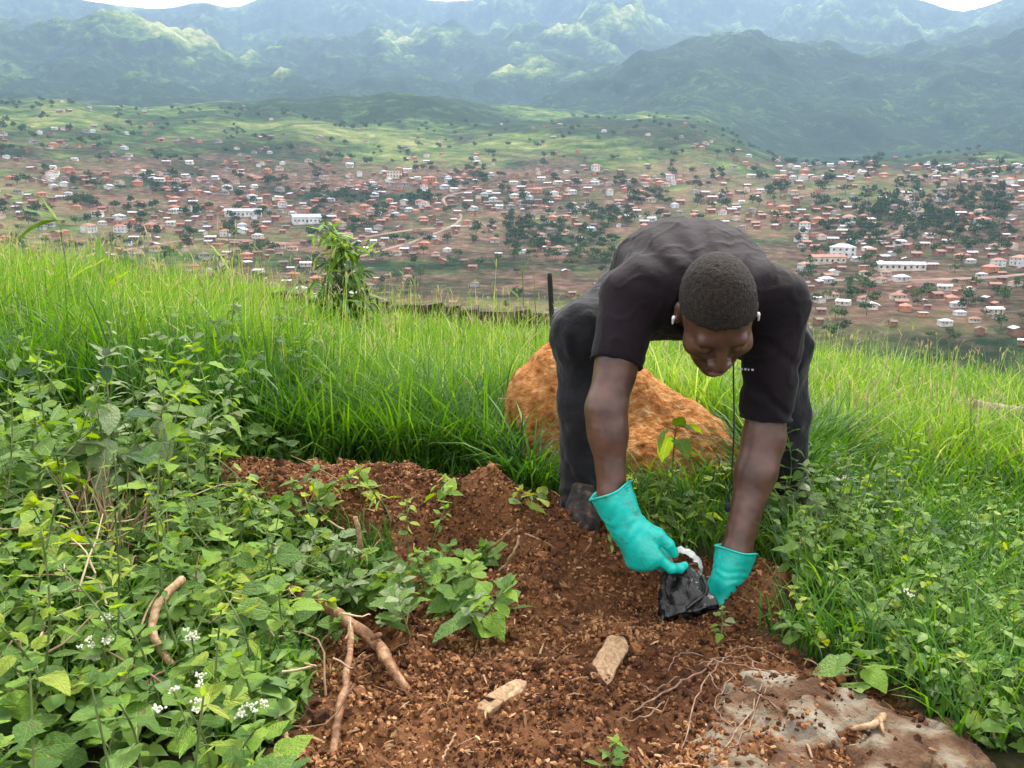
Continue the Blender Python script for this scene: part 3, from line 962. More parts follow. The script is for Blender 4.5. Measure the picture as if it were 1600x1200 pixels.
# head frame: right, face direction, crown
tilt, roll, yaw = R(51), R(-3), R(-4)
Rm = Euler((0, 0, 0)).to_matrix()
base = Matrix(((1, 0, 0), (0, -math.cos(tilt), -math.sin(tilt)), (0, -math.sin(tilt), math.cos(tilt))))   # rows r, f, u
rot = Matrix.Rotation(roll, 3, 'Y') @ Matrix.Rotation(yaw, 3, 'Z')
HM = np.array(base @ rot.transposed())
def hp(r, f, u): return HEAD + r * HM[0] + f * HM[1] + u * HM[2]


def unit(v): return np.asarray(v) / np.linalg.norm(v)


# ---- body: head, neck, arms and the trunk and legs inside the clothes, one continuous surface
B = Field((0.08, 1.45, -0.02), (0.80, 2.42, 0.83), 0.0036)
# trunk and legs
B.ell((0.415, 1.84, 0.640), (0.155, 0.16, 0.092), k=.05)
B.ell(MID, (0.145, 0.17, 0.095), k=.08)
B.ell(PEL, (0.145, 0.13, 0.11), k=.08)
for h_, k_, a_ in ((HIP_L, KN_L, AN_L), (HIP_R, KN_R, AN_R)):
    B.cone(h_, k_, .075, .05, .05); B.cone(k_, a_, .048, .036, .03)
# neck and arms
B.cone(NECK + [0, .02, .0], hp(0, -.025, -.05), .062, .055, .04)
for s_, e_, w_, g_, r_ in ((SH_L, EL_L, WR_L, P(979, 822, 1.602), (.055, .040, .037, .030)), (SH_R, EL_R, WR_R, P(1140, 905, 1.635), (.056, .042, .041, .031))):
    B.cone(s_, e_, r_[0], r_[1], .04)
    m_ = e_ + (w_ - e_) * .28
    B.cone(e_, m_, r_[1] * .98, r_[2], .03); B.cone(m_, w_, r_[2], r_[3], .03)
    B.cone(w_, w_ + (g_ - w_) * .9, r_[3], .022, .015)
    B.ell(s_ + (e_ - s_) * .55 + np.array([0, -.012, 0]), (.033, .033, .072), k=.03)
# skull and face
B.ell(hp(0, -.012, .030), (.0735, .096, .084), HM, .02)
B.ell(hp(0, .034, -.030), (.060, .060, .074), HM, .03)
B.ell(hp(0, .058, -.078), (.040, .034, .030), HM, .03)
B.ell(hp(0, .078, -.098), (.022, .016, .016), HM, .02)
B.cone(hp(-.036, .080, .022), hp(.036, .080, .022), .012, .012, .018)
for s_ in (-1, 1):
    B.ell(hp(s_ * .032, .101, .003), (.017, .016, .012), HM, .014, sub=True)
    B.ell(hp(s_ * .032, .082, .002), (.0145, .013, .0125), HM, .004)
    B.ell(hp(s_ * .045, .058, -.022), (.024, .026, .022), HM, .02)
    B.ell(hp(s_ * .0765, -.006, -.006), (.008, .018, .031), HM, .007)
    B.ell(hp(s_ * .0835, -.004, -.006), (.004, .010, .020), HM, .004, sub=True)
    B.ell(hp(s_ * .0150, .101, -.034), (.0105, .0115, .009), HM, .008)
    B.ell(hp(s_ * .008, .108, -.043), (.0045, .006, .004), HM, .003, sub=True)
B.cone(hp(0, .090, .012), hp(0, .112, -.029), .0085, .0125, .012)
B.cone(hp(-.019, .089, -.063), hp(.019, .089, -.063), .0075, .0075, .008)
B.ell(hp(0, .098, -.061), (.013, .007, .0075), HM, .008)
B.ell(hp(0, .0955, -.0775), (.019, .0095, .0085), HM, .006)
B.ell(hp(0, .105, -.0695), (.022, .010, .0018), HM, .003, sub=True)
B.displace(lambda x, y, z: 0.0007 * perlin(x * 60, y * 60, z * 60))
body = B.build('body', M_SKIN, man, MO)

Lp = Field(hp(0, .09, -.068) - .045, hp(0, .09, -.068) + .045, 0.0018)
Lp.cone(hp(-.018, .0905, -.063), hp(.018, .0905, -.063), .0068, .0068, .004)
Lp.ell(hp(0, .0995, -.0615), (.0125, .0065, .0068), HM, .006)
Lp.ell(hp(0, .0972, -.0775), (.0175, .0088, .0078), HM, .004)
Lp.ell(hp(0, .107, -.0695), (.022, .010, .0012), HM, .002, sub=True)
Lp.build('lips', M_LIP, man, MO)

# ---- close-cropped hair
Hf = Field(HEAD - .16, HEAD + .16, 0.0028)
Hf.ell(hp(0, -.012, .0305), (.0760, .0985, .0866), HM, .01)
def hair_cut(X, Y, Z):
    x, y, z = X - HEAD[0], Y - HEAD[1], Z - HEAD[2]
    r_ = x*HM[0][0] + y*HM[0][1] + z*HM[0][2]; f_ = x*HM[1][0] + y*HM[1][1] + z*HM[1][2]; u_ = x*HM[2][0] + y*HM[2][1] + z*HM[2][2]
    line = 0.016 + 0.55 * f_ + .0045 * perlin(X * 75 + 0 * Y + 0 * Z, Y * 75 + 0 * X + 0 * Z, Z * 75 + 0 * X + 0 * Y) + 0.10 * np.clip(np.abs(r_) - .045, 0, 1) * (f_ > 0.02)
    return (u_ - line) * 0.88
Hf.op(hair_cut, HEAD - .16, HEAD + .16, .006, sub=True) if False else None
sl, (X_, Y_, Z_) = Hf._sl(HEAD - .2, HEAD + .2)
Hf.D[sl] = np.maximum(Hf.D[sl], -hair_cut(X_, Y_, Z_))
Hf.displace(lambda x, y, z: 0.0016 * perlin(x * 190, y * 190, z * 190) + 0.0009 * perlin(x * 90, y * 90, z * 90))
Hf.build('hair', M_HAIR, man, MO, smooth_it=0)

for s_ in (-1, 1):
    ef = Field(hp(s_ * .086, .002, -.010) - .02, hp(s_ * .086, .002, -.010) + .02, .0015)
    ef.ell(hp(s_ * .0845, .004, -.008), (.0042, .005, .0055), HM, .003)
    ef.cone(hp(s_ * .086, .006, -.011), hp(s_ * .0865, .011, -.020), .0028, .0022, .003)
    ef.build('earbud', M_WHITE, man, MO)

# ---- t-shirt
T = Field((0.10, 1.58, 0.26), (0.78, 2.36, 0.86), 0.0046)
T.ell((0.415, 1.815, 0.640), (0.182, 0.150, 0.108), k=.05)
T.ell((0.420, 1.950, 0.688), (0.172, 0.170, 0.112), k=.07)
T.ell((0.424, 2.110, 0.655), (0.165, 0.150, 0.124), k=.07)
T.ell((0.425, 2.22, 0.610), (0.158, 0.10, 0.125), k=.06)
T.ell(NECK + [0, .01, .005], (.10, .07, .05), k=.05)
hemL, hemR = SH_L + (EL_L - SH_L) * .60, SH_R + (EL_R - SH_R) * .84
T.ell(SH_L + [.012, .01, 0], (.068, .075, .067), k=.04)
T.ell(SH_R + [-.012, .01, 0], (.072, .075, .069), k=.04)
T.cone(SH_L, hemL + (hemL - SH_L) * .25, .061, .058, .035)
T.cone(SH_R, hemR + (hemR - SH_R) * .25, .066, .056, .035)
def shirt_fold(x, y, z):
    w = 0.012 * perlin(x * 9, y * 9, z * 9)
    f = 0.0055 * np.clip(np.sin(z * 62 + 14 * x + 1.6 * np.sin(x * 21) + 500 * w * .35), -.2, 1) ** 3 * np.clip((0.60 - z) * 7, 0, 1)
    g = 0.0045 * perlin(x * 10 + 3, y * 7, z * 9)
    # drapes that run over the shoulders to the neck
    q = np.arctan2(z - 0.60, x - 0.42)
    e = 0.0026 * np.sin(q * 17 + 40 * w) * np.exp(-((y - 1.78) / .12) ** 2) * np.clip((z - .60) * 10, 0, 1)
    h = -.0030 * np.clip(.16 - np.abs(perlin(x * 13 + 2 * np.sin(y * 9), y * 6, z * 11)), 0, 1) / .16 * np.clip((y - 1.70) * 8, 0, 1)
    h = h - .0028 * np.clip(.12 - np.abs(perlin(x * 17 + 5, y * 9, z * 15)), 0, 1) / .12
    return f + .6 * g + e + h
T.displace(shirt_fold)
# sleeves and neckline are open: the cloth is a few millimetres thick there
sl, (X_, Y_, Z_) = T._sl((0.10, 1.5, 0.2), (0.80, 2.4, 0.9))
for s_, h_, e_, rr_ in ((SH_L, hemL, EL_L, .0575), (SH_R, hemR, EL_R, .0565)):
    n_ = unit(e_ - s_)
    near = ((X_ - h_[0]) ** 2 + (Y_ - h_[1]) ** 2 + (Z_ - h_[2]) ** 2) < .14 ** 2
    cut = (X_ - h_[0]) * n_[0] + (Y_ - h_[1]) * n_[1] + (Z_ - h_[2]) * n_[2] + .006 * perlin(X_ * 30 + 0 * Y_ + 0 * Z_, Y_ * 30 + 0 * X_ + 0 * Z_, Z_ * 30 + 0 * X_ + 0 * Y_)
    T.D[sl] = np.where(near, np.maximum(T.D[sl], cut), T.D[sl])
    T.cone(h_ - n_ * .022, h_ + n_ * .05, .042, rr_ - .006, .005, sub=True)
nk = hp(0, -.03, -.062)
T.cone(NECK + [0, -.01, .0], nk + (nk - NECK) * .6, .068, .085, .012, sub=True)
T.build('tshirt', M_SHIRT, man, MO)
# ribbed neckband and sleeve seams
def ring(c, n, r, rad, name, m_, flat=1.0, wob=0.0):
    n = unit(n); a = unit(np.cross(n, [0.2, 0.1, 1.0])); b = np.cross(n, a)
    th = np.linspace(0, 2 * math.pi, 41)
    mb = MB(); mb.tube([c + r * (math.cos(q) * a * flat + math.sin(q) * b) + n * wob * math.sin(2 * q) for q in th], rad, 6, cap=False)
    return mb.build(name, m_, man, origin=MO)
for s_, h_, e_, rr_ in ((SH_L, hemL, EL_L, .0557), (SH_R, hemR, EL_R, .0547)):
    ring(h_ - unit(e_ - s_) * .002, e_ - s_, rr_, .0032, 'sleeve_hem', M_SHIRT)
# small grey chest print
pm = MB(); pc = P(1152, 578, 1.652)
for i in range(5):
    w_ = [.006, .004, .005, .003, .005][i]
    pm.add([pc + [i*.0075, 0, -.0005*i], pc + [i*.0075 + w_, 0, -.0005*i], pc + [i*.0075 + w_, .003, .004 - .0005*i], pc + [i*.0075, .003, .004 - .0005*i]], [[0,1,2,3]])
pm.build('chest_print', M_PRINT, man, origin=MO, smooth=False)

# ---- trousers
Tr = Field((0.02, 1.88, -0.02), (0.82, 2.44, 0.76), 0.0055)
Tr.ell(PEL + [0, .02, -.01], (0.175, 0.13, 0.125), k=.06)
for h_, k_, a_, sg in ((HIP_L, KN_L, AN_L, -1), (HIP_R, KN_R, AN_R, 1)):
    Tr.cone(h_, k_, .098, .074, .06)
    Tr.ell(k_ + [0, -.004, 0], (.070, .070, .070), k=.04)
    c_ = k_ + (a_ - k_) * .4
    Tr.cone(k_, c_, .066, .066, .04); Tr.cone(c_, a_ + [0, 0, -.01], .066, .060, .03)
def pants_fold(x, y, z):
    sh = np.clip((0.44 - z) * 6, 0, 1)
    f = 0.0048 * np.sin(z * 95 + 5 * np.sin(x * 30) + 6 * perlin(x * 9, y * 9, z * 9)) * np.clip((.20 - z) * 8, 0.15, 1)
    g = 0.0065 * perlin(x * 24, y * 24, z * 9) + .004 * perlin(x * 40, y * 40, z * 26)
    return f + g
Tr.displace(pants_fold)
for a_ in (AN_L, AN_R):
    Tr.cone(a_ + [0, 0, -.09], a_ + [0, 0, -.028], .05, .048, .006, sub=True)
sl, (X_, Y_, Z_) = Tr._sl((0, 1.8, -.1), (1, 2.5, .12))
for a_ in (AN_L, AN_R):
    Tr.D[sl] = np.where((np.abs(X_ - a_[0]) < .12) & (Z_ < .2), np.maximum(Tr.D[sl], (a_[2] - .035) - Z_), Tr.D[sl])
Tr.build('trousers', M_PANTS, man, MO)

# ---- shoes
for a_, sg in ((AN_L, -1), (AN_R, 1)):
    gz = float(near_h(a_[0], a_[1] + .03))
    d_ = unit([sg * .12, -1, 0]); sd = np.array([-d_[1], d_[0], 0])
    heel = np.array([a_[0], a_[1], gz]) - d_ * .055; toe = heel + d_ * .215
    Sf = Field(np.minimum(heel, toe) - .08, np.maximum(heel, toe) + [.08, .08, .19], .004)
    Sf.cone(heel + [0, 0, .050], toe + [0, 0, .036], .042, .034, .03)
    Sf.cone(heel + d_ * .13 + [0, 0, .03], toe + [0, 0, .03], .044, .040, .03)
    Sf.cone(heel + d_ * .02 + [0, 0, .07], np.array([a_[0], a_[1], gz + .125]), .044, .044, .03)
    Sf.cone(np.array([a_[0], a_[1], gz + .13]), heel + d_ * .15 + [0, 0, .062], .030, .026, .03)
    sl, (X_, Y_, Z_) = Sf._sl(heel - 1, heel + 1)
    Sf.D[sl] = np.maximum(Sf.D[sl], (gz + .012) - Z_)
    Sf.displace(lambda x, y, z: .0018 * perlin(x * 50, y * 50, z * 50))
    sh = Sf.build('shoe', M_SHOE, man, MO)
    So = Field(np.minimum(heel, toe) - .08, np.maximum(heel, toe) + [.08, .08, .09], .004)
    So.cone(heel + [0, 0, .02], heel + d_ * .11 + [0, 0, .02], .045, .043, .02); So.cone(heel + d_ * .11 + [0, 0, .02], toe + [0, 0, .02], .043, .044, .02)
    sl, (X_, Y_, Z_) = So._sl(heel - 1, heel + 1)
    So.D[sl] = np.maximum(So.D[sl], np.maximum((gz - .004) - Z_, Z_ - (gz + .022)))
    So.build('sole', M_SOLE, sh, MO)
    lc = MB()
    for i in range(4):
        c_ = heel + d_ * (.085 + .024 * i) + [0, 0, .122 - .0135 * i]
        lc.tube([c_ - sd * .026 + [0, 0, -.016], c_ - sd * .012 + [0, 0, -.003], c_ + sd * .012 + [0, 0, -.003], c_ + sd * .026 + [0, 0, -.016]], .0034, 5)
    lc.build('shoelace', M_PRINT, sh, origin=MO)

# ---- rubber gloves
def glove(cuff, wrist, a, c, r_c, r_w, thumb_sg, fingers, thumb, hk=.0026, scale=1.0):
    """a: from wrist to knuckles, c: out of the back of the hand; fingers: per finger (spread, [bend angles])"""
    a = unit(a); c = unit(c - a * (c @ a)); b = np.cross(a, c) * thumb_sg
    S_ = scale
    pts = [cuff, wrist]
    F = Field(np.minimum(cuff, wrist) - .16, np.maximum(cuff, wrist) + .22, hk)
    ax_ = unit(wrist - cuff)
    F.cone(cuff - ax_ * .03, wrist, r_c * 1.03, r_w, .02)
    kn = [wrist + a * l * S_ + b * w * S_ + c * h * S_ for l, w, h in ((.084, .030, .004), (.088, .010, .009), (.083, -.011, .007), (.074, -.030, .001))]
    for kq, rr_ in zip(kn, (.0175, .018, .0172, .016)):
        F.cone(wrist + (kq - wrist) * .08, kq, .024 * S_, rr_ * S_, .018)
    L_ = [(.043, .027, .022), (.047, .031, .023), (.044, .029, .022), (.035, .022, .020)]
    for kq, ls, (spr, ang) in zip(kn, L_, fingers):
        p, q = kq.copy(), 0.0
        rs = (.0118, .0110, .0102, .0090)
        for j in range(3):
            q = math.radians(ang[j])
            d = math.cos(q) * unit(a + b * spr) - math.sin(q) * c
            n_ = p + d * ls[j] * S_
            F.cone(p, n_, rs[j] * S_, rs[j+1] * S_, .0045 if j else .006)
            F.ell(n_ if j < 2 else p, np.full(3, rs[j+1] * 1.06 * S_), k=.003)
            p = n_
    tp = [wrist + (a * l + b * w + c * h) * S_ for l, w, h in thumb]
    F.cone(tp[0], tp[1], .019 * S_, .0165 * S_, .016); F.cone(tp[1], tp[2], .0142 * S_, .0128 * S_, .008); F.cone(tp[2], tp[3], .0126 * S_, .0102 * S_, .004)
    # rubber creases round the wrist and long folds down the cuff
    def crease(x, y, z):
        s_ = ((x - wrist[0]) * ax_[0] + (y - wrist[1]) * ax_[1] + (z - wrist[2]) * ax_[2])
        return .0008 * np.sin(s_ * 260 + 9 * perlin(x * 22, y * 22, z * 22)) * np.exp(-((s_ + .012) / .03) ** 2) + .0018 * perlin(x * 45, y * 45, z * 28) * np.clip(1 - (s_ + .01) * 14, .35, 1)
    F.displace(crease)
    lc = np.linalg.norm(wrist - cuff)
    F.cone(cuff - ax_ * .012, cuff + ax_ * lc * .62, r_c * 1.0 - .003, r_c + (r_w - r_c) * .65 - .0075, .004, sub=True)
    sl, (X_, Y_, Z_) = F._sl(cuff - 1, cuff + 1)
    cut = -((X_ - cuff[0]) * ax_[0] + (Y_ - cuff[1]) * ax_[1] + (Z_ - cuff[2]) * ax_[2]) + .003 * np.sin(X_ * 60 + Y_ * 45)
    near = ((X_ - cuff[0]) ** 2 + (Y_ - cuff[1]) ** 2 + (Z_ - cuff[2]) ** 2) < .12 ** 2
    F.D[sl] = np.where(near, np.maximum(F.D[sl], cut), F.D[sl])
    g = F.build('glove', M_GLOVE, man, MO)
    return g, kn, tp, (a, b, c)


CUFF_L = P(953, 764, 1.622)
HAND_L = P(1016, 890, 1.572)
WL2 = P(979, 822, 1.602)
cdir = np.array([-.70, -.65, .25])
gl, knL, tpL, frL = glove(CUFF_L, WL2, HAND_L - WL2, cdir, .0495, .038, -1,
    [(.22, (28, 62, 84)), (.05, (58, 118, 150)), (-.06, (66, 130, 165)), (-.2, (72, 136, 172))],
    [(.012, .022, -.008), (.046, .045, -.020), (.076, .050, -.034), (.100, .042, -.048)], scale=.98)
CUFF_R = P(1150, 858, 1.655)
WR2 = P(1140, 905, 1.635)
HAND_R = P(1129, 965, 1.605)
gr, knR, tpR, frR = glove(CUFF_R, WR2, HAND_R - WR2 + np.array([0, 0, -.02]), np.array([.35, -.9, .1]), .0465, .038, 1,
    [(.10, (22, 42, 60)), (.03, (18, 40, 58)), (-.04, (20, 42, 60)), (-.12, (24, 48, 64))],
    [(.012, .022, -.008), (.042, .040, -.026), (.068, .040, -.046), (.090, .030, -.062)], scale=.95)
for g_, c_, w_, r_ in ((gl, CUFF_L, WL2, .0495), (gr, CUFF_R, WR2, .0465)):
    n = unit(w_ - c_); a = unit(np.cross(n, [0.2, 0.1, 1.0])); b = np.cross(n, a)
    mb = MB(); mb.tube([c_ + n * (.002 + .003 * math.sin((c_[0] + r_ * (math.cos(q) * a[0] + math.sin(q) * b[0])) * 60 + (c_[1] + r_ * (math.cos(q) * a[1] + math.sin(q) * b[1])) * 45)) + r_ * .985 * (math.cos(q) * a + math.sin(q) * b) for q in np.linspace(0, 2 * math.pi, 41)], .0024, 6, cap=False)
    mb.build('cuff_rim', M_GLOVE, g_, origin=MO)

# ---- the thin cord that hangs from the neck
mb = MB()
cpts = spline([P(1146, 566, 1.70), P(1146, 600, 1.67), P(1147, 660, 1.64), P(1144, 730, 1.635), P(1138, 785, 1.63)], 24)
mb.tube(cpts, .0019, 6)
cord = mb.build('neck_cord', M_CORD, man, origin=MO)
mb = MB(); e_ = P(1137, 792, 1.63)
mb.tube([e_ + [0, 0, .012], e_ + [0, 0, .009], e_ + [0, 0, -.008], e_ + [0, 0, -.012]], [.002, .0055, .006, .002], 8)
mb.build('cord_clip', M_CORD, cord, origin=MO)

# ================================================================ MOUND, SLAB, SOIL CRUMBS, STICKS
M_MOUND = mat('orange_clay', [(0.0, (0.20, 0.065, 0.020)), (0.35, (0.37, 0.145, 0.042)), (0.65, (0.46, 0.215, 0.075)), (1.0, (0.56, 0.35, 0.17))], 34, 7, rough=0.95, spec=0.1, bump=1.0, bscale=75, bdetail=7, bdist=0.022, nmix=1.15)
Mo = Field((-0.12, 2.12, -0.16), (1.0, 3.05, 0.46), 0.0085)
def mc(px, py, d, rad, k=.10):
    top = P(px, py, d)
    Mo.ell((top[0], d, top[2] - rad[2]), rad, k=k)
mc(868, 536, 2.66, (0.17, 0.24, 0.46)); mc(985, 566, 2.64, (0.20, 0.24, 0.42)); mc(1070, 632, 2.56, (0.15, 0.22, 0.32)); mc(1116, 662, 2.52, (0.11, 0.19, 0.30)); mc(822, 590, 2.58, (0.075, 0.18, 0.36))
mc(990, 680, 2.42, (0.24, 0.18, 0.30))
Mo.displace(lambda x, y, z: .013 * fbm(x * 7, y * 7, z * 7, 3) + .005 * np.abs(fbm(x * 24, y * 24, z * 24, 3)) + .007 * perlin(x * 70, y * 70, z * 70))
mound = Mo.build('termite_mound', M_MOUND, smooth_it=0, origin=(0.37, 2.55, -0.05))
tag(mound, 'lumpy bright orange clay mound behind the bending man', 'earth mound')

M_ROCK = mat('weathered_slab', [(0.2, (0.075, 0.038, 0.022)), (0.46, (0.135, 0.080, 0.048)), (0.58, (0.18, 0.135, 0.092)), (0.72, (0.22, 0.185, 0.14)), (0.92, (0.28, 0.25, 0.195))], 13, 9, rough=0.92, spec=0.15, bump=0.9, bscale=60, bdetail=9, bdist=0.018, nmix=1.3)
Rk = Field((0.05, 0.62, -0.16), (0.80, 1.36, 0.16), 0.005)
for px, py, rad in ((1215, 1095, (.09, .08, .06)), (1230, 1130, (.15, .12, .10)), (1330, 1150, (.16, .13, .10)), (1430, 1165, (.10, .09, .09)), (1470, 1210, (.10, .12, .09)), (1320, 1290, (.26, .18, .11)), (1180, 1230, (.14, .14, .10))):
    g = ground_px(px, py)
    Rk.ell((g[0], g[1], near_h(g[0], g[1]) + .026 - rad[2]), rad, k=.05)
Rk.displace(lambda x, y, z: .020 * fbm(x * 14, y * 14, z * 14, 3) + .005 * fbm(x * 42, y * 42, z * 42, 3) + .002 * perlin(x * 110, y * 110, z * 110))
RKT = np.where((Rk.D < 0).any(2), Rk.ax[2][np.clip(Rk.D.shape[2] - 1 - np.argmax((Rk.D < 0)[:, :, ::-1], 2), 0, None)], -9)
def rest_z(x, y):
    i = np.clip(((x - Rk.lo[0]) / Rk.h).astype(int), 0, RKT.shape[0] - 1); j = np.clip(((y - Rk.lo[1]) / Rk.h).astype(int), 0, RKT.shape[1] - 1)
    return np.maximum(soil_rough(x, y), RKT[i, j])
tag(Rk.build('stone_slab', M_ROCK, smooth_it=0, origin=ground_px(1330, 1150)), 'pale grey-brown rock slab half buried at the edge of the soil', 'rock')

M_CRUMB = mat('soil_crumb', SOIL[:4] + [(1.0, (0.36, 0.20, 0.10))], 160, 3, attr='tint', nmix=0.5, rough=0.95, spec=0.15, bump=0.5, bscale=300, bdist=0.003)
phi = (1 + 5 ** .5) / 2
ICO = np.array([[-1,phi,0],[1,phi,0],[-1,-phi,0],[1,-phi,0],[0,-1,phi],[0,1,phi],[0,-1,-phi],[0,1,-phi],[phi,0,-1],[phi,0,1],[-phi,0,-1],[-phi,0,1]]) / 1.9
ICF = np.array([[0,11,5],[0,5,1],[0,1,7],[0,7,10],[0,10,11],[1,5,9],[5,11,4],[11,10,2],[10,7,6],[7,1,8],[3,9,4],[3,4,2],[3,2,6],[3,6,8],[3,8,9],[4,9,5],[2,4,11],[6,2,10],[8,6,7],[9,8,1]])


def scatter(n, xr, yr, accept, power=1.0):
    out = np.zeros((0, 2))
    while len(out) < n:
        y = yr[0] + (yr[1] - yr[0]) * rng.random(n * 2) ** power
        x = rng.uniform(xr[0], xr[1], n * 2)
        k = rng.random(n * 2) < accept(x, y)
        out = np.concatenate([out, np.stack([x[k], y[k]], 1)])
    return out[:n]


def crumbs(name, n, pts, smin, smax, pw, tint, elong, mt):
    s = smin + (smax - smin) * rng.random(n) ** pw
    V = ICO[None] * (1 + .28 * rng.normal(size=(n, 12, 1)))
    V = V * np.stack([1 + elong * rng.random(n), np.ones(n), .6 + .4 * rng.random(n)], 1)[:, None]
    q = rng.normal(size=(n, 4)); q /= np.linalg.norm(q, axis=1)[:, None]
    w, x, y, z = q.T
    Rq = np.stack([1-2*(y*y+z*z), 2*(x*y-z*w), 2*(x*z+y*w), 2*(x*y+z*w), 1-2*(x*x+z*z), 2*(y*z-x*w), 2*(x*z-y*w), 2*(y*z+x*w), 1-2*(x*x+y*y)], 1).reshape(n, 3, 3)
    V = np.einsum('nij,nkj->nki', Rq, V) * s[:, None, None]
    gz = rest_z(pts[:, 0], pts[:, 1])
    V[:, :, 0] += pts[:, 0, None]; V[:, :, 1] += pts[:, 1, None]; V[:, :, 2] += (gz + s * .35)[:, None]
    F = (ICF[None] + 12 * np.arange(n)[:, None, None]).reshape(-1, 3)
    T = np.repeat(tint(pts, n), 12)
    o = link(name, np_mesh(name, V.reshape(-1, 3), [F], [mt], False, {'tint': T}))
    return tag(o, kind='stuff')


acc = lambda x, y: np.where(rest_z(x, y) > soil_rough(x, y) + .004, np.clip(1.0 - (x - .2) * 2.4 + .5 * fbm(x * 9, y * 9, 6.1, 2), .15, .9), 1.0) * soil_mask(x, y) * (0.35 + 0.65 * (fbm(x * 6, y * 6, 3.3, 2) > -0.1))
n = 42000; pts = scatter(n, (-.85, 1.0), (.85, 2.35), acc, 1.35)
crumbs('soil_crumbs', n, pts, .0010, .0050, 2.6, lambda p, n: np.clip(.47 + .30 * rng.normal(size=n) + .55 * fbm(p[:, 0] * 4, p[:, 1] * 4, 7.7, 2), 0, 1), .8, M_CRUMB)
n = 800; pts = scatter(n, (-.85, 1.0), (1.0, 2.3), acc, 1.0)
crumbs('soil_clods', n, pts, .004, .014, 3.4, lambda p, n: np.clip(.40 + .2 * rng.normal(size=n), 0, 1), .4, M_CRUMB)
M_LITTER = mat('plant_litter', [(0.0, (0.08, 0.036, 0.018)), (0.6, (0.20, 0.105, 0.05)), (1.0, (0.42, 0.29, 0.16))], 90, 3, attr='tint', nmix=0.35, rough=0.9, spec=0.2)
n = 1050; pts = scatter(n, (-.85, 1.05), (.86, 2.3), lambda x, y: np.where(rest_z(x, y) > soil_rough(x, y) + .004, .2, 1.0) * soil_mask(x, y), 1.3)
lit = MB()
for p in pts:
    L_ = .003 + .020 * rng.random() ** 3; a_ = rng.uniform(0, 6.3); w_ = rng.uniform(.0009, .0026)
    z_ = float(rest_z(p[:1], p[1:])[0]) + .003 + .004 * rng.random()
    d_ = np.array([math.cos(a_), math.sin(a_), rng.normal() * .22]); s_ = np.array([-d_[1], d_[0], rng.normal() * .4])
    c_ = np.array([p[0], p[1], z_]); bow = np.array([0, 0, L_ * rng.uniform(0, .25)])
    lit.add([c_ - d_*L_ - s_*w_*.6, c_ - d_*L_ + s_*w_*.6, c_ + bow + s_*w_, c_ + bow - s_*w_, c_ + d_*L_ + s_*w_*.4, c_ + d_*L_ - s_*w_*.4, c_ + bow*.6 - [0, 0, w_]], [[0,3,2,1],[3,5,4,2]], 0, float(np.clip(.5 + .3 * rng.normal(), 0, 1)))
tag(lit.build('plant_litter', M_LITTER), kind='stuff')

# ---- sticks, roots and wood chips
M_STICK = mat('peeled_bark', [(0.0, (0.075, 0.034, 0.018)), (0.45, (0.19, 0.095, 0.048)), (0.75, (0.31, 0.18, 0.10)), (1.0, (0.43, 0.29, 0.17))], 42, 6, rough=0.75, bump=0.6, bscale=120, bdist=0.004, dist=1.5)
M_PALE = mat('dry_pale_wood', [(0.0, (0.13, 0.075, 0.04)), (0.5, (0.30, 0.19, 0.105)), (1.0, (0.46, 0.33, 0.20))], 50, 6, rough=0.8, bump=0.6, bscale=140, bdist=0.004, dist=2.0)
M_ROOT = mat('dry_root', [(0.0, (0.10, 0.055, 0.038)), (0.5, (0.21, 0.13, 0.09)), (1.0, (0.33, 0.24, 0.17))], 60, 5, rough=0.85, bump=0.4, bscale=150, bdist=0.003)


def wig(pts, n, amp):
    c = spline(pts, n)
    return c + amp * np.stack([perlin(np.arange(n) * .55 + o, 0.3, o) for o in (rng.uniform(0, 99), rng.uniform(0, 99), rng.uniform(0, 99))], 1)


def gl_(px, py, lift): 
    g = ground_px(px, py, lift); return g


fork = empty('broken_branch', ground_px(640, 1082), 'brown forked broken branch leaning out of the pulled weeds onto the soil', 'branch')
fo = np.array(fork.location)
e0 = ground_px(642, 1086); 
main = [P(440, 918, 1.46), P(490, 938, 1.40), P(545, 972, 1.335), P(585, 1003, 1.29), ground_px(612, 1042, .03), e0 + [0, 0, -.004]]
mb = MB(); c_ = wig(main, 30, .004); r_ = np.interp(np.linspace(0, 1, 30), [0, .35, .72, 1], [.0098, .0115, .0105, .0062]) * (1 + .10 * np.sin(np.arange(30) * 1.9)); mb.tube(c_, r_, 10, jit=.04); mb.build('stem', M_STICK, fork, origin=fo)
mb = MB(); e1 = ground_px(520, 1200)
tw = [P(549, 976, 1.33), ground_px(545, 1030, .050), ground_px(535, 1090, .038), ground_px(525, 1145, .024), ground_px(515, 1235, .006)]
c_ = wig(tw, 24, .004); mb.tube(c_, np.interp(np.linspace(0, 1, 24), [0, 1], [.0055, .0064]) * (1 + .08 * np.sin(np.arange(24) * 2.3)), 9, jit=.04); mb.build('side_twig', M_STICK, fork, origin=fo)
mb = MB(); k_ = P(582, 998, 1.285); mb.tube([k_, k_ + [.012, -.004, .010], k_ + [.017, -.006, .012]], [.006, .0045, .003], 8); mb.build('knot', M_STICK, fork, origin=fo)


def stick(name, pts, r0, r1, m_, label, cat='stick', n=20, amp=.004, sides=8):
    mb = MB(); c_ = wig(pts, n, amp)
    mb.tube(c_, np.interp(np.linspace(0, 1, n), [0, 1], [r0, r1]) * (1 + .09 * np.sin(np.arange(n) * 2.1)), sides, jit=.05)
    return tag(mb.build(name, m_, origin=np.asarray(pts[-1])), label, cat)


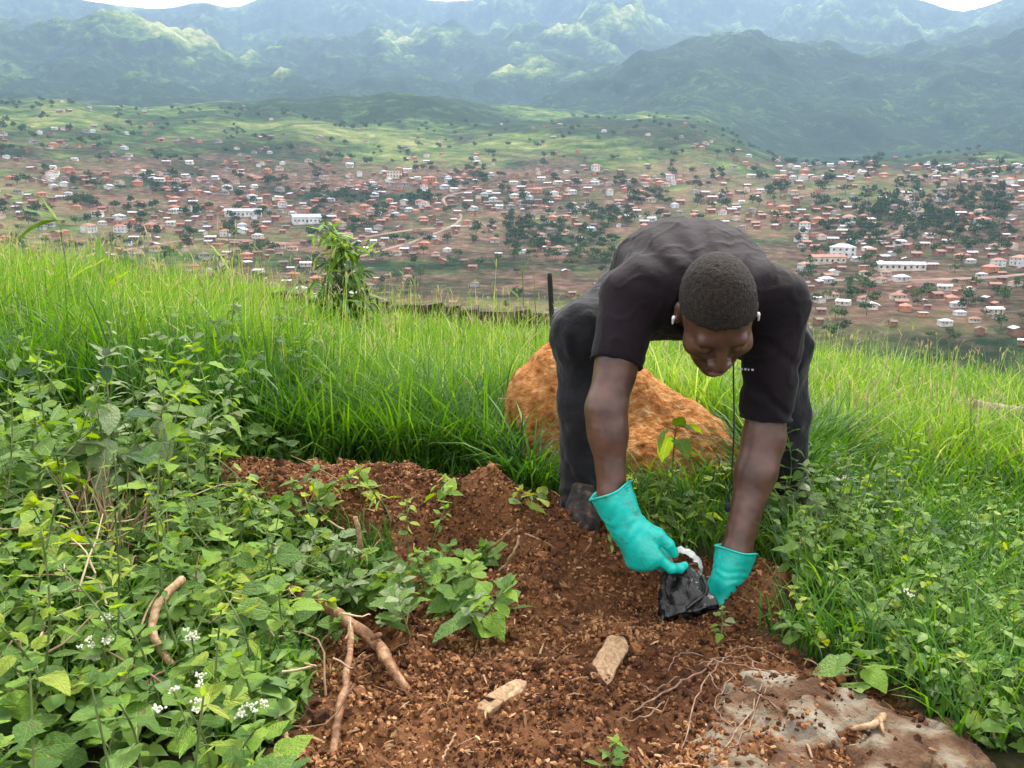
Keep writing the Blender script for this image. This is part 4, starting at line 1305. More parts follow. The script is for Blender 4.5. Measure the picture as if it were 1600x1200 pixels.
stick('curved_stick', [P(285, 905, 1.26), P(258, 930, 1.21), P(240, 962, 1.175), P(243, 1000, 1.14), P(268, 1042, 1.11)], .0075, .0060, M_PALE, 'short pale curved stick with a crook lying in the leafy tangle')
stick('thin_stick', [ground_px(742, 882), P(770, 855, 1.70), P(803, 824, 1.72)], .0035, .0028, M_STICK, 'thin brown twig poking up beside the round soil clod')
stick('thin_stick', [ground_px(770, 905), P(800, 868, 1.62), P(812, 838, 1.62)], .0035, .0026, M_PALE, 'cut green-tan stub standing behind the plant in the middle of the soil')
stick('upright_stub', [ground_px(568, 905), P(563, 850, 1.62), P(555, 808, 1.62)], .0062, .0048, M_PALE, 'short pale cut stub standing upright among the pulled weeds')
stick('thin_stick', [ground_px(705, 1050) + [0, 0, .002], P(715, 1000, 1.40), P(722, 965, 1.46)], .0045, .0030, M_PALE, 'pale thin root hanging below the leafy plant in the soil')
stick('thin_stick', [ground_px(885, 872) + [0, 0, .005], ground_px(905, 880) + [0, 0, .012], ground_px(925, 855) + [0, 0, .015]], .003, .002, M_STICK, 'small grey twig lying in the dark hollow near the glove')
stick('looped_tendril', [P(440, 1140, 1.07), P(470, 1137, 1.07), P(487, 1160, 1.05), P(480, 1185, 1.03), P(450, 1190, 1.03)], .0018, .0012, M_STICK, 'thin brown looped tendril on the soil at the lower edge', 'tendril')
stick('thin_stick', [ground_px(425, 1110) + [0, 0, .03], ground_px(445, 1160) + [0, 0, .02], ground_px(465, 1205) + [0, 0, .006]], .0045, .0035, M_PALE, 'pale straight stem under the white flowers at the lower edge')
stick('thin_stick', [ground_px(690, 1195) + [0, 0, .004], ground_px(700, 1180) + [0, 0, .012], ground_px(712, 1160) + [0, 0, .014]], .0018, .0014, M_PALE, 'tiny straw sticking out of the soil at the bottom edge')


def chip(px, py, L, W, H, rotz, tilt_, label):
    g = ground_px(px, py); F = Field(-np.array([L, L, L]) * .62, np.array([L, L, L]) * .62, .0022)
    F.cone([-L*.40, 0, 0], [L*.40, W*.05, 0], W*.42, W*.34, .01)
    F.cone([-L*.1, W*.1, 0], [L*.28, -W*.1, 0], W*.4, W*.42, .01)
    sl, (X_, Y_, Z_) = F._sl([-1]*3, [1]*3)
    F.D[sl] = np.maximum(F.D[sl], np.abs(Z_ + .10 * Y_) - H/2)
    F.D[sl] = np.maximum(F.D[sl], np.abs(X_ + .5 * Y_) - L*.46)
    F.displace(lambda x, y, z: .0016 * perlin(x * 60, y * 200, z * 200) + .002 * perlin(x * 45, y * 45, z * 45))
    o = F.build('wood_chip', M_PALE, smooth_it=0)
    o.location = (g[0], g[1], float(soil_rough(g[0], g[1])) + H * .35 + abs(math.sin(tilt_)) * L * .3); o.rotation_euler = (R(18), tilt_, rotz)
    return tag(o, label, 'wood chip')
chip(950, 1050, .140, .046, .010, R(66), R(-12), 'larger pale flat wood chip lying on the brown soil')
chip(785, 1096, .100, .032, .014, R(42), R(-8), 'smaller tan wood chip on the soil nearer the forked branch')

roots = empty('dry_root_tangle', ground_px(1120, 1045), 'tangle of thin dry grey-brown roots spreading over the stone slab', 'dry roots')
ro = np.array(roots.location)
for (a_, b_, c_, r_) in [((1120, 1040), (1050, 1080), (985, 1118), .0042), ((1130, 1035), (1100, 1075), (1062, 1185), .0030), ((1175, 1045), (1188, 1090), (1120, 1205), .0034), ((1110, 1040), (1180, 1055), (1300, 1075), .0026),
                         ((1130, 1050), (1170, 1090), (1215, 1130), .0026), ((1100, 1030), (1060, 1030), (1040, 1060), .0026), ((1090, 1050), (1150, 1030), (1200, 1052), .0030), ((1150, 1060), (1120, 1110), (1145, 1150), .0022),
                         ((1060, 1062), (1020, 1090), (1000, 1072), .0022), ((1190, 1070), (1260, 1068), (1330, 1085), .0024), ((1105, 1062), (1130, 1088), (1175, 1075), .0022), ((1040, 1100), (1010, 1125), (960, 1130), .0030), ((1135, 1025), (1185, 1022), (1245, 1045), .0022), ((1200, 1085), (1165, 1150), (1125, 1215), .0022)]:
    mb = MB(); pts_ = [ground_px(*q, .012) + [0, 0, .004 + .010 * rng.random()] for q in (a_, b_, c_)]
    cc = wig(pts_, 18, .008)
    cc[:, 2] = np.maximum(cc[:, 2], rest_z(cc[:, 0], cc[:, 1]) + .004)
    mb.tube(cc, np.interp(np.linspace(0, 1, 18), [0, .8, 1], [r_ * .46, r_ * .38, r_ * .2]), 6, jit=.08); mb.build('root', M_ROOT, roots, origin=ro)
mb = MB(); g = ground_px(1365, 1140, .03)
mb.tube(wig([g + [-.035, -.004, .004], g + [0, 0, .008], g + [.025, .02, .010]], 10, .003), [.002, .003, .004, .0045, .005, .0055, .006, .006, .005, .003], 6)
mb.tube([g + [.012, .008, .010], g + [.006, -.018, .006]], [.004, .002], 6)
tag(mb.build('dry_curled_leaf', M_PALE, origin=g), 'small pale dry twig piece lying on the grey slab', 'twig')

# ---- the stubby post, the low wall and the log at the edge of the field
M_POST = plain('charred_post', (0.018, 0.016, 0.016), 0.9, bump=.5)
g = P(861, 500, 6.2); gz = float(near_h(g[0], 6.2))
mb = MB(); top = P(859, 427, 6.2)
mb.tube([[g[0], 6.2, gz - .1], [g[0] + .01, 6.2, (gz + top[2]) / 2], [top[0], 6.2, top[2] - .03], [top[0], 6.2, top[2]]], [.022, .021, .020, .016], 8, jit=.06)
tag(mb.build('fence_post', M_POST, origin=(g[0], 6.2, gz)), 'dark thin wooden post standing in the grass near the shoulder', 'post')
M_WALL = mat('old_wall', [(0.0, (0.020, 0.014, 0.010)), (0.5, (0.055, 0.038, 0.028)), (1.0, (0.16, 0.12, 0.09))], 4, 6, rough=0.95, bump=0.8, bscale=20, bdist=0.03)
wall = empty('low_stone_wall', P(480, 470, 8.0), 'long low dark weathered wall along the far edge of the grass', 'wall')
wo = np.array(wall.location)
rows_ = np.linspace(0, 1, 27)
for i in range(26):
    for cse in range(2):
        px0, px1 = 135 + 725 * rows_[i] + 13 * cse, 135 + 725 * rows_[i + 1] + 13 * cse
        h0 = 436 + 56 * rows_[i] ** .9 + rng.normal() * 2.5
        p0, p1 = P(px0, h0, 8.0), P(px1, h0, 8.0)
        zt = p0[2] - .11 * cse; zb = zt - .108 - (.3 if cse else 0)
        mb = MB(); y0 = 8.0 + rng.normal() * .025
        j = lambda: rng.normal() * .012
        V = np.array([[p0[0]+.004, y0, zb],[p1[0]-.004, y0, zb],[p1[0]-.004, y0+.24, zb],[p0[0]+.004, y0+.24, zb],[p0[0]+.01+j()*.3, y0+.015, zt+j()],[p1[0]-.01+j()*.3, y0+.015, zt+j()],[p1[0]-.01, y0+.22, zt+j()],[p0[0]+.01, y0+.22, zt+j()]])
        mb.add(V, [[0,3,2,1],[4,5,6,7],[0,1,5,4],[1,2,6,5],[2,3,7,6],[3,0,4,7]]); mb.build('stone', M_WALL, wall, False, origin=wo)
M_LOG = mat('old_log', [(0.0, (0.07, 0.05, 0.035)), (0.6, (0.22, 0.17, 0.12)), (1.0, (0.38, 0.31, 0.23))], 9, 5, rough=0.9, bump=.6, bscale=40, bdist=.02)
stick('fallen_log', [P(1520, 634, 4.3), P(1580, 645, 4.25), P(1660, 652, 4.2)], .035, .045, M_LOG, 'weathered brown log lying in the grass at the far edge of the picture', 'log', amp=.01)

# ---- the black nursery bag and the torn plastic beside it
m, t, out = nt('black_film')
b = t.nodes.new('ShaderNodeBsdfPrincipled'); b.inputs['Base Color'].default_value = (0.006, 0.006, 0.007, 1); b.inputs['Roughness'].default_value = 0.30; b.inputs['Specular IOR Level'].default_value = 0.5
bn = t.nodes.new('ShaderNodeBump'); bn.inputs['Strength'].default_value = 0.6; bn.inputs['Distance'].default_value = 0.004
t.links.new(noise(t, 95, 3, 0.5, 'Object', 1.5), bn.inputs['Height']); t.links.new(bn.outputs['Normal'], b.inputs['Normal']); t.links.new(b.outputs['BSDF'], out.inputs['Surface'])
M_FILM = m
m, t, out = nt('clear_film')
b = t.nodes.new('ShaderNodeBsdfPrincipled'); b.inputs['Base Color'].default_value = (0.78, 0.80, 0.80, 1); b.inputs['Roughness'].default_value = 0.25; b.inputs['Transmission Weight'].default_value = 0.45; b.inputs['Specular IOR Level'].default_value = 0.7
t.links.new(b.outputs['BSDF'], out.inputs['Surface'])
M_CLEAR = m


def film(c0, c1, rx, ry, nring, nseg, crump, name, m_, arc=(0, 2 * math.pi), thick=.0012, flare=0.0):
    ax_ = unit(c1 - c0); a = unit(np.cross(ax_, [0.1, 1, 0.2])); b_ = np.cross(ax_, a)
    th = np.linspace(arc[0], arc[1], nseg)
    closed = arc[1] - arc[0] > 6.2
    if closed: th = th[:-1]
    m_n = len(th); V = []
    for shell in (0, 1):
        for i in range(nring):
            s_ = i / (nring - 1)
            c_ = c0 + (c1 - c0) * s_
            w = 1 + flare * (s_ - .5) - thick / rx * shell
            p = c_ + (np.cos(th) * rx * w)[:, None] * a + (np.sin(th) * ry * w)[:, None] * b_
            ns = crump * perlin(np.cos(th) * 2.2 + 9, np.sin(th) * 2.2, s_ * 3.0) - crump * 1.1 * np.abs(perlin(np.cos(th) * 3.1, np.sin(th) * 3.1 + 3, s_ * 2.2)) + crump * .35 * perlin(np.cos(th) * 8, np.sin(th) * 8 + 3, s_ * 9.0)
            nr = (np.cos(th)[:, None] * a + np.sin(th)[:, None] * b_)
            V.append(p + nr * ns[:, None] + ax_ * (crump * .5 * perlin(th * 1.7, s_ * 2, 4.4))[:, None])
    V = np.concatenate(V); Q = []
    n_ = nring * m_n
    for i in range(nring - 1):
        for j in range(m_n if closed else m_n - 1):
            k = (j + 1) % m_n
            Q.append([i*m_n+j, i*m_n+k, (i+1)*m_n+k, (i+1)*m_n+j]); Q.append([n_+i*m_n+j, n_+(i+1)*m_n+j, n_+(i+1)*m_n+k, n_+i*m_n+k])
    for i in (0, nring - 1):
        for j in range(m_n if closed else m_n - 1):
            k = (j + 1) % m_n; Q.append([i*m_n+j, n_+i*m_n+j, n_+i*m_n+k, i*m_n+k])
    o = link(name, np_mesh(name, V - c0, [np.array(Q)], [m_])); o.location = c0
    return o


bag = film(P(1076, 962, 1.545), P(1056, 888, 1.612), .050, .024, 22, 60, .013, 'nursery_bag', M_FILM, flare=-.75)
tag(bag, 'crumpled black plastic seedling bag held in the turquoise glove over the soil', 'bag')
mb = MB(); mb.tube(wig([P(1040, 966, 1.535), P(1075, 950, 1.53), P(1104, 925, 1.55), P(1098, 900, 1.575)], 16, .004), .0042, 7, jit=.12)
mb.build('rolled_edge', M_FILM, bag, origin=np.array(bag.location))
ringf = film(P(1070, 886, 1.632), P(1072, 876, 1.662), .030, .040, 6, 44, .008, 'clear_plastic_ring', M_CLEAR, arc=(0, 2 * math.pi))
tag(ringf, 'torn ring of clear whitish plastic standing behind the black bag', 'plastic ring')

# ================================================================ GRASS, WEEDS, SHRUBS
def leaf_mat(name, stops, arand=.25, transl=.35, rough=.5, spec=.35):
    m, t, out = nt(name)
    L = t.links
    tc = t.nodes.new('ShaderNodeTexCoord'); sx = t.nodes.new('ShaderNodeSeparateXYZ'); L.new(tc.outputs['Object'], sx.inputs[0])
    ax_ = math_node(t, 'ABSOLUTE', sx.outputs['X'])
    rib = math_node(t, 'MAXIMUM', math_node(t, 'SUBTRACT', 1.0, math_node(t, 'MULTIPLY', ax_, 38.0)), 0.0)
    side = math_node(t, 'SINE', math_node(t, 'MULTIPLY', math_node(t, 'SUBTRACT', sx.outputs['Y'], math_node(t, 'MULTIPLY', ax_, 0.8)), 46.0))
    side = math_node(t, 'MULTIPLY', math_node(t, 'MAXIMUM', math_node(t, 'SUBTRACT', side, 0.72), 0.0), 1.2)
    oi = t.nodes.new('ShaderNodeObjectInfo')
    f = math_node(t, 'ADD', math_node(t, 'MULTIPLY', math_node(t, 'SUBTRACT', oi.outputs['Random'], .5), arand * 2), .5)
    f = math_node(t, 'ADD', f, math_node(t, 'MULTIPLY', math_node(t, 'SUBTRACT', noise(t, 4, 5, .6, 'Object'), .5), .5))
    f = math_node(t, 'ADD', f, math_node(t, 'MULTIPLY', math_node(t, 'ADD', rib, side), .28))
    r0 = ramp(t, stops); L.new(f, r0.inputs['Fac'])
    # a few leaves are spotted or browned at an edge
    mp = t.nodes.new('ShaderNodeVectorMath'); mp.operation = 'ADD'
    L.new(tc.outputs['Object'], mp.inputs[0]); L.new(math_node(t, 'MULTIPLY', oi.outputs['Random'], 40.0), mp.inputs[1])
    sn = t.nodes.new('ShaderNodeTexNoise'); sn.inputs['Scale'].default_value = 3.2; sn.inputs['Detail'].default_value = 5.0; L.new(mp.outputs[0], sn.inputs['Vector'])
    sr = ramp(t, [(.64, (0, 0, 0)), (.70, (.75, .75, .75))]); L.new(sn.outputs['Fac'], sr.inputs['Fac'])
    r = t.nodes.new('ShaderNodeMixRGB'); r.inputs['Color2'].default_value = (0.16, 0.105, 0.035, 1); L.new(sr.outputs['Color'], r.inputs['Fac']); L.new(r0.outputs['Color'], r.inputs['Color1'])
    b = t.nodes.new('ShaderNodeBsdfPrincipled'); L.new(r.outputs['Color'], b.inputs['Base Color']); b.inputs['Roughness'].default_value = rough; b.inputs['Specular IOR Level'].default_value = spec
    bn = t.nodes.new('ShaderNodeBump'); bn.inputs['Strength'].default_value = .5; bn.inputs['Distance'].default_value = .02
    L.new(math_node(t, 'SUBTRACT', noise(t, 14, 3, .5, 'Object'), math_node(t, 'ADD', rib, side)), bn.inputs['Height']); L.new(bn.outputs['Normal'], b.inputs['Normal'])
    tr = t.nodes.new('ShaderNodeBsdfTranslucent'); hs = t.nodes.new('ShaderNodeHueSaturation')
    hs.inputs['Hue'].default_value = .48; hs.inputs['Saturation'].default_value = 1.15; hs.inputs['Value'].default_value = 1.6
    L.new(r.outputs['Color'], hs.inputs['Color']); L.new(hs.outputs['Color'], tr.inputs['Color'])
    mx = t.nodes.new('ShaderNodeMixShader'); mx.inputs['Fac'].default_value = transl
    L.new(b.outputs['BSDF'], mx.inputs[1]); L.new(tr.outputs['BSDF'], mx.inputs[2]); L.new(mx.outputs['Shader'], out.inputs['Surface'])
    return m


LM = {
    'mid': leaf_mat('leaf_green', [(0.0, (0.040, 0.098, 0.017)), (0.5, (0.106, 0.213, 0.036)), (1.0, (0.251, 0.378, 0.090))]),
    'bright': leaf_mat('leaf_bright', [(0.0, (0.086, 0.183, 0.018)), (0.5, (0.185, 0.329, 0.034)), (1.0, (0.370, 0.500, 0.096))]),
    'grey': leaf_mat('leaf_greyish', [(0.0, (0.092, 0.146, 0.060)), (0.5, (0.198, 0.268, 0.126)), (1.0, (0.370, 0.427, 0.228))], transl=.22, rough=.65),
    'dark': leaf_mat('leaf_dark', [(0.0, (0.016, 0.046, 0.017)), (0.5, (0.034, 0.091, 0.029)), (1.0, (0.092, 0.171, 0.060))]),
    'yellow': leaf_mat('leaf_yellow', [(0.0, (0.158, 0.244, 0.024)), (0.5, (0.277, 0.378, 0.042)), (1.0, (0.475, 0.512, 0.120))]),
}
M_STEM = mat('green_stem', [(0.0, (0.05, 0.08, 0.02)), (0.5, (0.12, 0.18, 0.05)), (1.0, (0.27, 0.28, 0.13))], 30, 3, rough=.6, transl=.1)
M_DRY = mat('dry_straw', [(0.0, (0.16, 0.09, 0.05)), (0.5, (0.36, 0.24, 0.15)), (1.0, (0.58, 0.46, 0.30))], 60, 3, attr='tint', nmix=.4, rough=.85, transl=.15)
M_FLOWER = plain('white_flower', (0.62, 0.62, 0.48), .8, .15)
M_GRASS = mat('grass_blade', [(0.0, (0.012, 0.045, 0.010)), (0.3, (0.035, 0.115, 0.014)), (0.6, (0.090, 0.215, 0.018)), (0.85, (0.185, 0.325, 0.034)), (1.0, (0.37, 0.44, 0.12))], 3.0, 3, attr='tint', nmix=.10, rough=.5, spec=.3, transl=.42)


def leaf_geo(shape, g, nseg=9):
    t = np.linspace(0, 1, nseg + 1)
    if shape == 'ovate': w = .33 * np.sin(np.pi * t ** .72) ** .85 * (1 - .12 * t)
    elif shape == 'heart': w = .42 * np.sin(np.pi * np.clip(t * .97 + .03, 0, 1) ** .58) ** .9
    elif shape == 'round': w = .36 * np.sin(np.pi * t ** .85) ** .62
    elif shape == 'lance': w = .135 * np.sin(np.pi * t ** .75) ** .9
    else: w = .05 * np.sin(np.pi * (t * .9 + .1) ** .7)
    w = np.maximum(w, .004) * (1 + .035 * g.normal(size=nseg + 1))
    droop, fold, cup = g.uniform(-.10, .55), g.uniform(-.05, .38), g.uniform(-.1, .1)
    side = g.uniform(-.10, .10)
    z = -droop * t ** 2 + cup * t + .008 * g.normal(size=nseg + 1)
    x = side * t ** 2
    c = np.stack([x, t * (1 - .25 * droop * t), z], 1)
    lf, rt = c.copy(), c.copy()
    for s_, A in ((-1, lf), (1, rt)):
        A[:, 0] += s_ * w; A[:, 2] += fold * w + .05 * w / .3 * g.normal(size=nseg + 1) * .4
    V = np.concatenate([lf, c, rt]); k = nseg + 1; i = np.arange(nseg)
    Q = np.concatenate([np.stack([i, k+i, k+i+1, i+1], 1), np.stack([k+i, 2*k+i, 2*k+i+1, k+i+1], 1)])
    return V, Q


LEAF = {}
_g = np.random.default_rng(77)
for shp in ('ovate', 'heart', 'round', 'lance', 'blade'):
    for mk in LM:
        LEAF[shp, mk] = []
        for _ in range(5):
            V, Q = leaf_geo(shp, _g)
            LEAF[shp, mk].append(np_mesh('leaf', V, [Q], [LM[mk]]))
_mbf = MB()
for _ in range(14):
    c_ = _g.normal(size=3) * [.5, .5, .28]
    _mbf.add(ICO * _g.uniform(.16, .3) + c_, ICF)
FLOWER_ME = _mbf.mesh('flower_head', [M_FLOWER], False)
rp = np.random.default_rng(99)


def leaf_at(root, p, az_, pitch, roll_, s, shape, mk, wide=1.0):
    M = Matrix.Translation(Vector(p)) @ Matrix.Rotation(az_, 4, 'Z') @ Matrix.Rotation(pitch, 4, 'X') @ Matrix.Rotation(roll_, 4, 'Y') @ Matrix.Diagonal((s * wide, s, s, 1))
    return link('leaf', LEAF[shape, mk][int(rp.integers(0, 5))], root, M)


def weed(name, base, h, nodes, ll, label, group=None, lean=(0, 0), shape='ovate', mk='mid', mk2=None, flower=0, cat='plant', stem_r=.0022, top=True, first=.25, whorl=2, pitch=(-.5, .55), bare=False):
    base = np.asarray(base, float)
    root = empty(name, base, label, cat, group)
    n = max(nodes + 2, 5)
    tt = np.linspace(0, 1, n)
    lx, ly = lean
    wob = rp.normal(size=2) * .06 * h
    c = np.stack([lx * tt ** 1.6 + wob[0] * np.sin(tt * 3), ly * tt ** 1.6 + wob[1] * np.sin(tt * 3), -0.02 * (tt == 0) + h * (tt - .12 * tt ** 2 * (abs(lx) + abs(ly)) / max(h, .01))], 1)
    mb = MB(); cc = spline(c, n * 2)
    mb.tube(cc, np.interp(np.linspace(0, 1, n * 2), [0, 1], [stem_r, stem_r * .55]), 5)
    a0 = rp.uniform(0, 6.3)
    todo = []
    for i in range(nodes):
        f = first + (1 - first) * (i + .5) / nodes
        p = np.array([np.interp(f, tt, c[:, k]) for k in range(3)])
        s = ll * (1.05 - .55 * max(0, f - .35) / .65) * rp.uniform(.75, 1.2)
        for w in range(whorl):
            if rp.random() < .1: continue
            a_ = a0 + i * 1.65 + w * 2 * math.pi / whorl + rp.normal() * .3
            pe = s * rp.uniform(.15, .4)
            d = np.array([-math.sin(a_), math.cos(a_), .45])
            q = p + d * pe
            mb.tube([p, p + d * pe * .5 + [0, 0, .1 * pe], q], stem_r * .42, 4, cap=False)
            todo.append((q, a_, rp.uniform(*pitch), rp.normal() * .35, s))
    if top:
        p = c[-1]
        for w in range(4):
            todo.append((p, a0 + w * 1.57 + rp.normal() * .3, rp.uniform(.3, 1.0), rp.normal() * .3, ll * rp.uniform(.3, .5)))
    st = mb.build('stem', M_STEM, root)
    for (q, a_, pi_, ro_, s) in todo:
        k = mk2 if (mk2 and rp.random() < .35) else mk
        leaf_at(root, q, a_, pi_, ro_, s, shape, k, rp.uniform(.85, 1.15))
    for _ in range(flower):
        q = c[-1] + rp.normal(size=3) * [.016, .016, .008] + [0, 0, .012]
        link('flower_head', FLOWER_ME, root, Matrix.Translation(Vector(q)) @ Matrix.Rotation(rp.uniform(0, 6), 4, 'Z') @ Matrix.Scale(rp.uniform(.0045, .0075), 4))
    return root


# ---------------------------------------------------------------- grass
def blades(P0, az_, h, w, lean, droop, tint, name, mt=None):
    n = len(P0)
    t = np.array([0, .38, .74, 1.0])
    wd = np.array([.75, 1.0, .62, 0.0])
    d = np.stack([np.cos(az_), np.sin(az_), np.zeros(n)], 1)
    sa = az_ + math.pi / 2 + rng.normal(size=n) * .6
    s = np.stack([np.cos(sa), np.sin(sa), np.zeros(n)], 1)
    c = P0[:, None, :] + d[:, None, :] * (lean * h)[:, None, None] * (t ** 1.7)[None, :, None]
    c[:, :, 2] += h[:, None] * (t[None] - droop[:, None] * t[None] ** 2.4)
    L_ = c - s[:, None, :] * (w[:, None] * wd[None])[:, :, None] * .5
    R_ = c + s[:, None, :] * (w[:, None] * wd[None])[:, :, None] * .5
    V = np.stack([L_[:, 0], R_[:, 0], L_[:, 1], R_[:, 1], L_[:, 2], R_[:, 2], c[:, 3]], 1).reshape(-1, 3)
    o = 7 * np.arange(n)[:, None]
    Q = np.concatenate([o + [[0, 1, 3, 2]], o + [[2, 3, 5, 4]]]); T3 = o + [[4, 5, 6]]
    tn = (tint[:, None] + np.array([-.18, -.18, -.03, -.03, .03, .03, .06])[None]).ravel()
    ob = link(name, np_mesh(name, V, [Q, T3], [mt or M_GRASS], True, {'tint': np.clip(tn, 0, 1)}))
    return tag(ob, kind='stuff')


def free_of(x, y):
    """where grass can stand"""
    ok = 1.0 - sstep(.05, .45, soil_mask(x, y))
    ok = ok * (((x - .38) / .43) ** 2 + ((y - 2.54) / .37) ** 2 > 1)
    ok = ok * (((x - AN_L[0]) / .08) ** 2 + ((y - 2.0) / .13) ** 2 > 1) * (((x - AN_R[0]) / .09) ** 2 + ((y - 2.02) / .14) ** 2 > 1)
    return ok


def in_view(n, d0, d1, p0=-170, p1=1770, power=1.0):
    d = d0 + (d1 - d0) * rng.random(n) ** power
    px = rng.uniform(p0, p1, n)
    return (px - 800) / FPX * d * 1.0, d, px


# the open field
n = 150000
x, y, px = in_view(n, 2.35, 9.4)
k = rng.random(n) < free_of(x, y); x, y, px = x[k], y[k], px[k]
g1 = fbm(x * .9, y * .9, 5.5, 3); g2 = fbm(x * 3.5, y * 3.5, 8.5, 2); g3 = fbm(x * 9, y * 9, 1.5, 2)
hh = .27 + .07 * g1 + .10 * g2 + .09 * g3 + .24 * sstep(-1.3, -3.4, x) + .065 * rng.normal(size=len(x))
edge = sstep(6.4, 7.8, y) * sstep(150, 260, px) * (1 - sstep(830, 900, px))
hh = hh * (1 - .15 * edge)
hh = np.where(px > 1230, hh * np.interp(y, [2.4, 3.6, 5.5], [.58, .66, .95]), hh)
hh = np.clip(hh, .08, .75)
P0 = np.stack([x, y, near_h(x, y) - .01], 1)
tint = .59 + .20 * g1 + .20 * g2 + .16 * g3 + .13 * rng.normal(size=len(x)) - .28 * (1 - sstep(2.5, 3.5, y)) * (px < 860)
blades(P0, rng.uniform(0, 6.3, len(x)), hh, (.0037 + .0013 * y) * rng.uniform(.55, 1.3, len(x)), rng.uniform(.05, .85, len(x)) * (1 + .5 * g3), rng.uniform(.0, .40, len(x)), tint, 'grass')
# thin flowering stalks that stand above it
n = 9000
x, y, px = in_view(n, 2.6, 9.2)
k = (rng.random(n) < free_of(x, y) * np.clip(.5 + 1.2 * fbm(x * .8, y * .8, 1.5, 2), .1, 1)); x, y, px = x[k], y[k], px[k]
hh = np.clip(.44 + .11 * rng.normal(size=len(x)) + .22 * sstep(-1.3, -3.4, x), .2, .85)
hh = np.where((px > 1230) & (y < 3.6), hh * .6, hh)
sa_, sl_, sd_, st_ = rng.uniform(0, 6.3, len(x)), rng.uniform(.02, .28, len(x)), rng.uniform(0, .12, len(x)), .84 + .13 * rng.normal(size=len(x))
sp_ = np.stack([x, y, near_h(x, y)], 1)
blades(sp_, sa_, hh, (.0013 + .0005 * y) * rng.uniform(.7, 1.3, len(x)), sl_, sd_, st_, 'grass_stalks')
tip_ = sp_ + np.stack([np.cos(sa_) * sl_ * hh, np.sin(sa_) * sl_ * hh, hh * (1 - sd_)], 1) * .93
kk = rng.random(len(x)) < .38
M_SEED = mat('grass_seed', [(0.0, (0.10, 0.15, 0.04)), (0.5, (0.26, 0.27, 0.10)), (1.0, (0.42, 0.34, 0.20))], 8, 2, attr='tint', nmix=.2, rough=.8, transl=.3)
for _ in range(2):
    blades(tip_[kk], rng.uniform(0, 6.3, kk.sum()), rng.uniform(.03, .085, kk.sum()), (.0022 + .0009 * y[kk]) * rng.uniform(.7, 1.4, kk.sum()), rng.uniform(.1, .9, kk.sum()), rng.uniform(.0, .6, kk.sum()), rng.uniform(.1, 1, kk.sum()), 'grass_seed_heads', M_SEED)
# dark broad-bladed tussocks along the back of the dug soil
cl = np.array([[rng.uniform(380, 880), rng.uniform(2.42, 3.05)] for _ in range(85)] + [[rng.uniform(1190, 1330), rng.uniform(2.2, 2.7)] for _ in range(14)] + [[rng.uniform(780, 850), rng.uniform(2.2, 2.6)] for _ in range(10)])
cx = (cl[:, 0] - 800) / FPX * cl[:, 1]; cy = cl[:, 1]
per = 85
x = np.repeat(cx, per) + rng.normal(size=len(cx) * per) * .045; y = np.repeat(cy, per) + rng.normal(size=len(cx) * per) * .045
k = rng.random(len(x)) < free_of(x, y) + .04; x, y = x[k], y[k]
ct = np.repeat(rng.normal(size=len(cx)) * .09, per)[k]
outw = np.arctan2(y - np.repeat(cy, per)[k], x - np.repeat(cx, per)[k]) + rng.normal(size=len(x)) * .5
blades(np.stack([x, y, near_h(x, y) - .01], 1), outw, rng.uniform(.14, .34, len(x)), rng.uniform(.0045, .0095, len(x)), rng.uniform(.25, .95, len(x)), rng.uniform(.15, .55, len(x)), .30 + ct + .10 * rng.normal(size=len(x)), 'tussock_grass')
# low grass near by, between the weeds
n = 26000
x, y, px = in_view(n, 1.0, 2.6, -170, 1770, .8)
k = (rng.random(n) < free_of(x, y)); x, y, px = x[k], y[k], px[k]
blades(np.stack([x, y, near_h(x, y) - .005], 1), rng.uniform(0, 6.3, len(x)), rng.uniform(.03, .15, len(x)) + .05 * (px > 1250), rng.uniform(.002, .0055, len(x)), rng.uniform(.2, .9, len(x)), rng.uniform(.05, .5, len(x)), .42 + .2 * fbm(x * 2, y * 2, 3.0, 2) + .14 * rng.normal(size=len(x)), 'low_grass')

n = 1400
x, y, px = in_view(n, 2.4, 8.5)
k = rng.random(n) < free_of(x, y); x, y = x[k], y[k]
blades(np.stack([x, y, near_h(x, y)], 1), rng.uniform(0, 6.3, len(x)), rng.uniform(.18, .48, len(x)), (.0020 + .0006 * y) * rng.uniform(.6, 1.2, len(x)), rng.uniform(.2, 1.1, len(x)), rng.uniform(0, .5, len(x)), rng.uniform(.2, 1, len(x)), 'dead_grass', M_DRY)
# grass at the foot of the orange mound
n = 900
x = rng.uniform(-.08, .86, n); y = 2.24 + .16 * ((x - .38) / .45) ** 2 + rng.normal(size=n) * .05
blades(np.stack([x, y, near_h(x, y)], 1), rng.uniform(0, 6.3, n), rng.uniform(.05, .17, n), rng.uniform(.003, .007, n), rng.uniform(.3, 1.0, n), rng.uniform(.1, .5, n), .48 + .2 * rng.normal(size=n), 'tussock_grass')
# ---------------------------------------------------------------- ground cover too dense to count
def cover(n, name, sampler, smin, smax, zmax, mk, shape):
    x, y = sampler(n)
    n = len(x)
    tv = [leaf_geo(shape, _g, 3) for _ in range(6)]
    V, Q = [], []
    off = 0
    gz = near_h(x, y)
    for i in range(n):
        v, q = tv[i % 6]
        s = rng.uniform(smin, smax)
        M = np.array(Euler((rng.uniform(-.6, .7), rng.normal() * .4, rng.uniform(0, 6.3))).to_matrix())
        V.append((v * s) @ M.T + [x[i], y[i], gz[i] + zmax * rng.random() ** 1.2]); Q.append(q + off); off += len(v)
    o = link(name, np_mesh(name, np.concatenate(V), [np.concatenate(Q)], [mk]))
    return tag(o, kind='stuff')


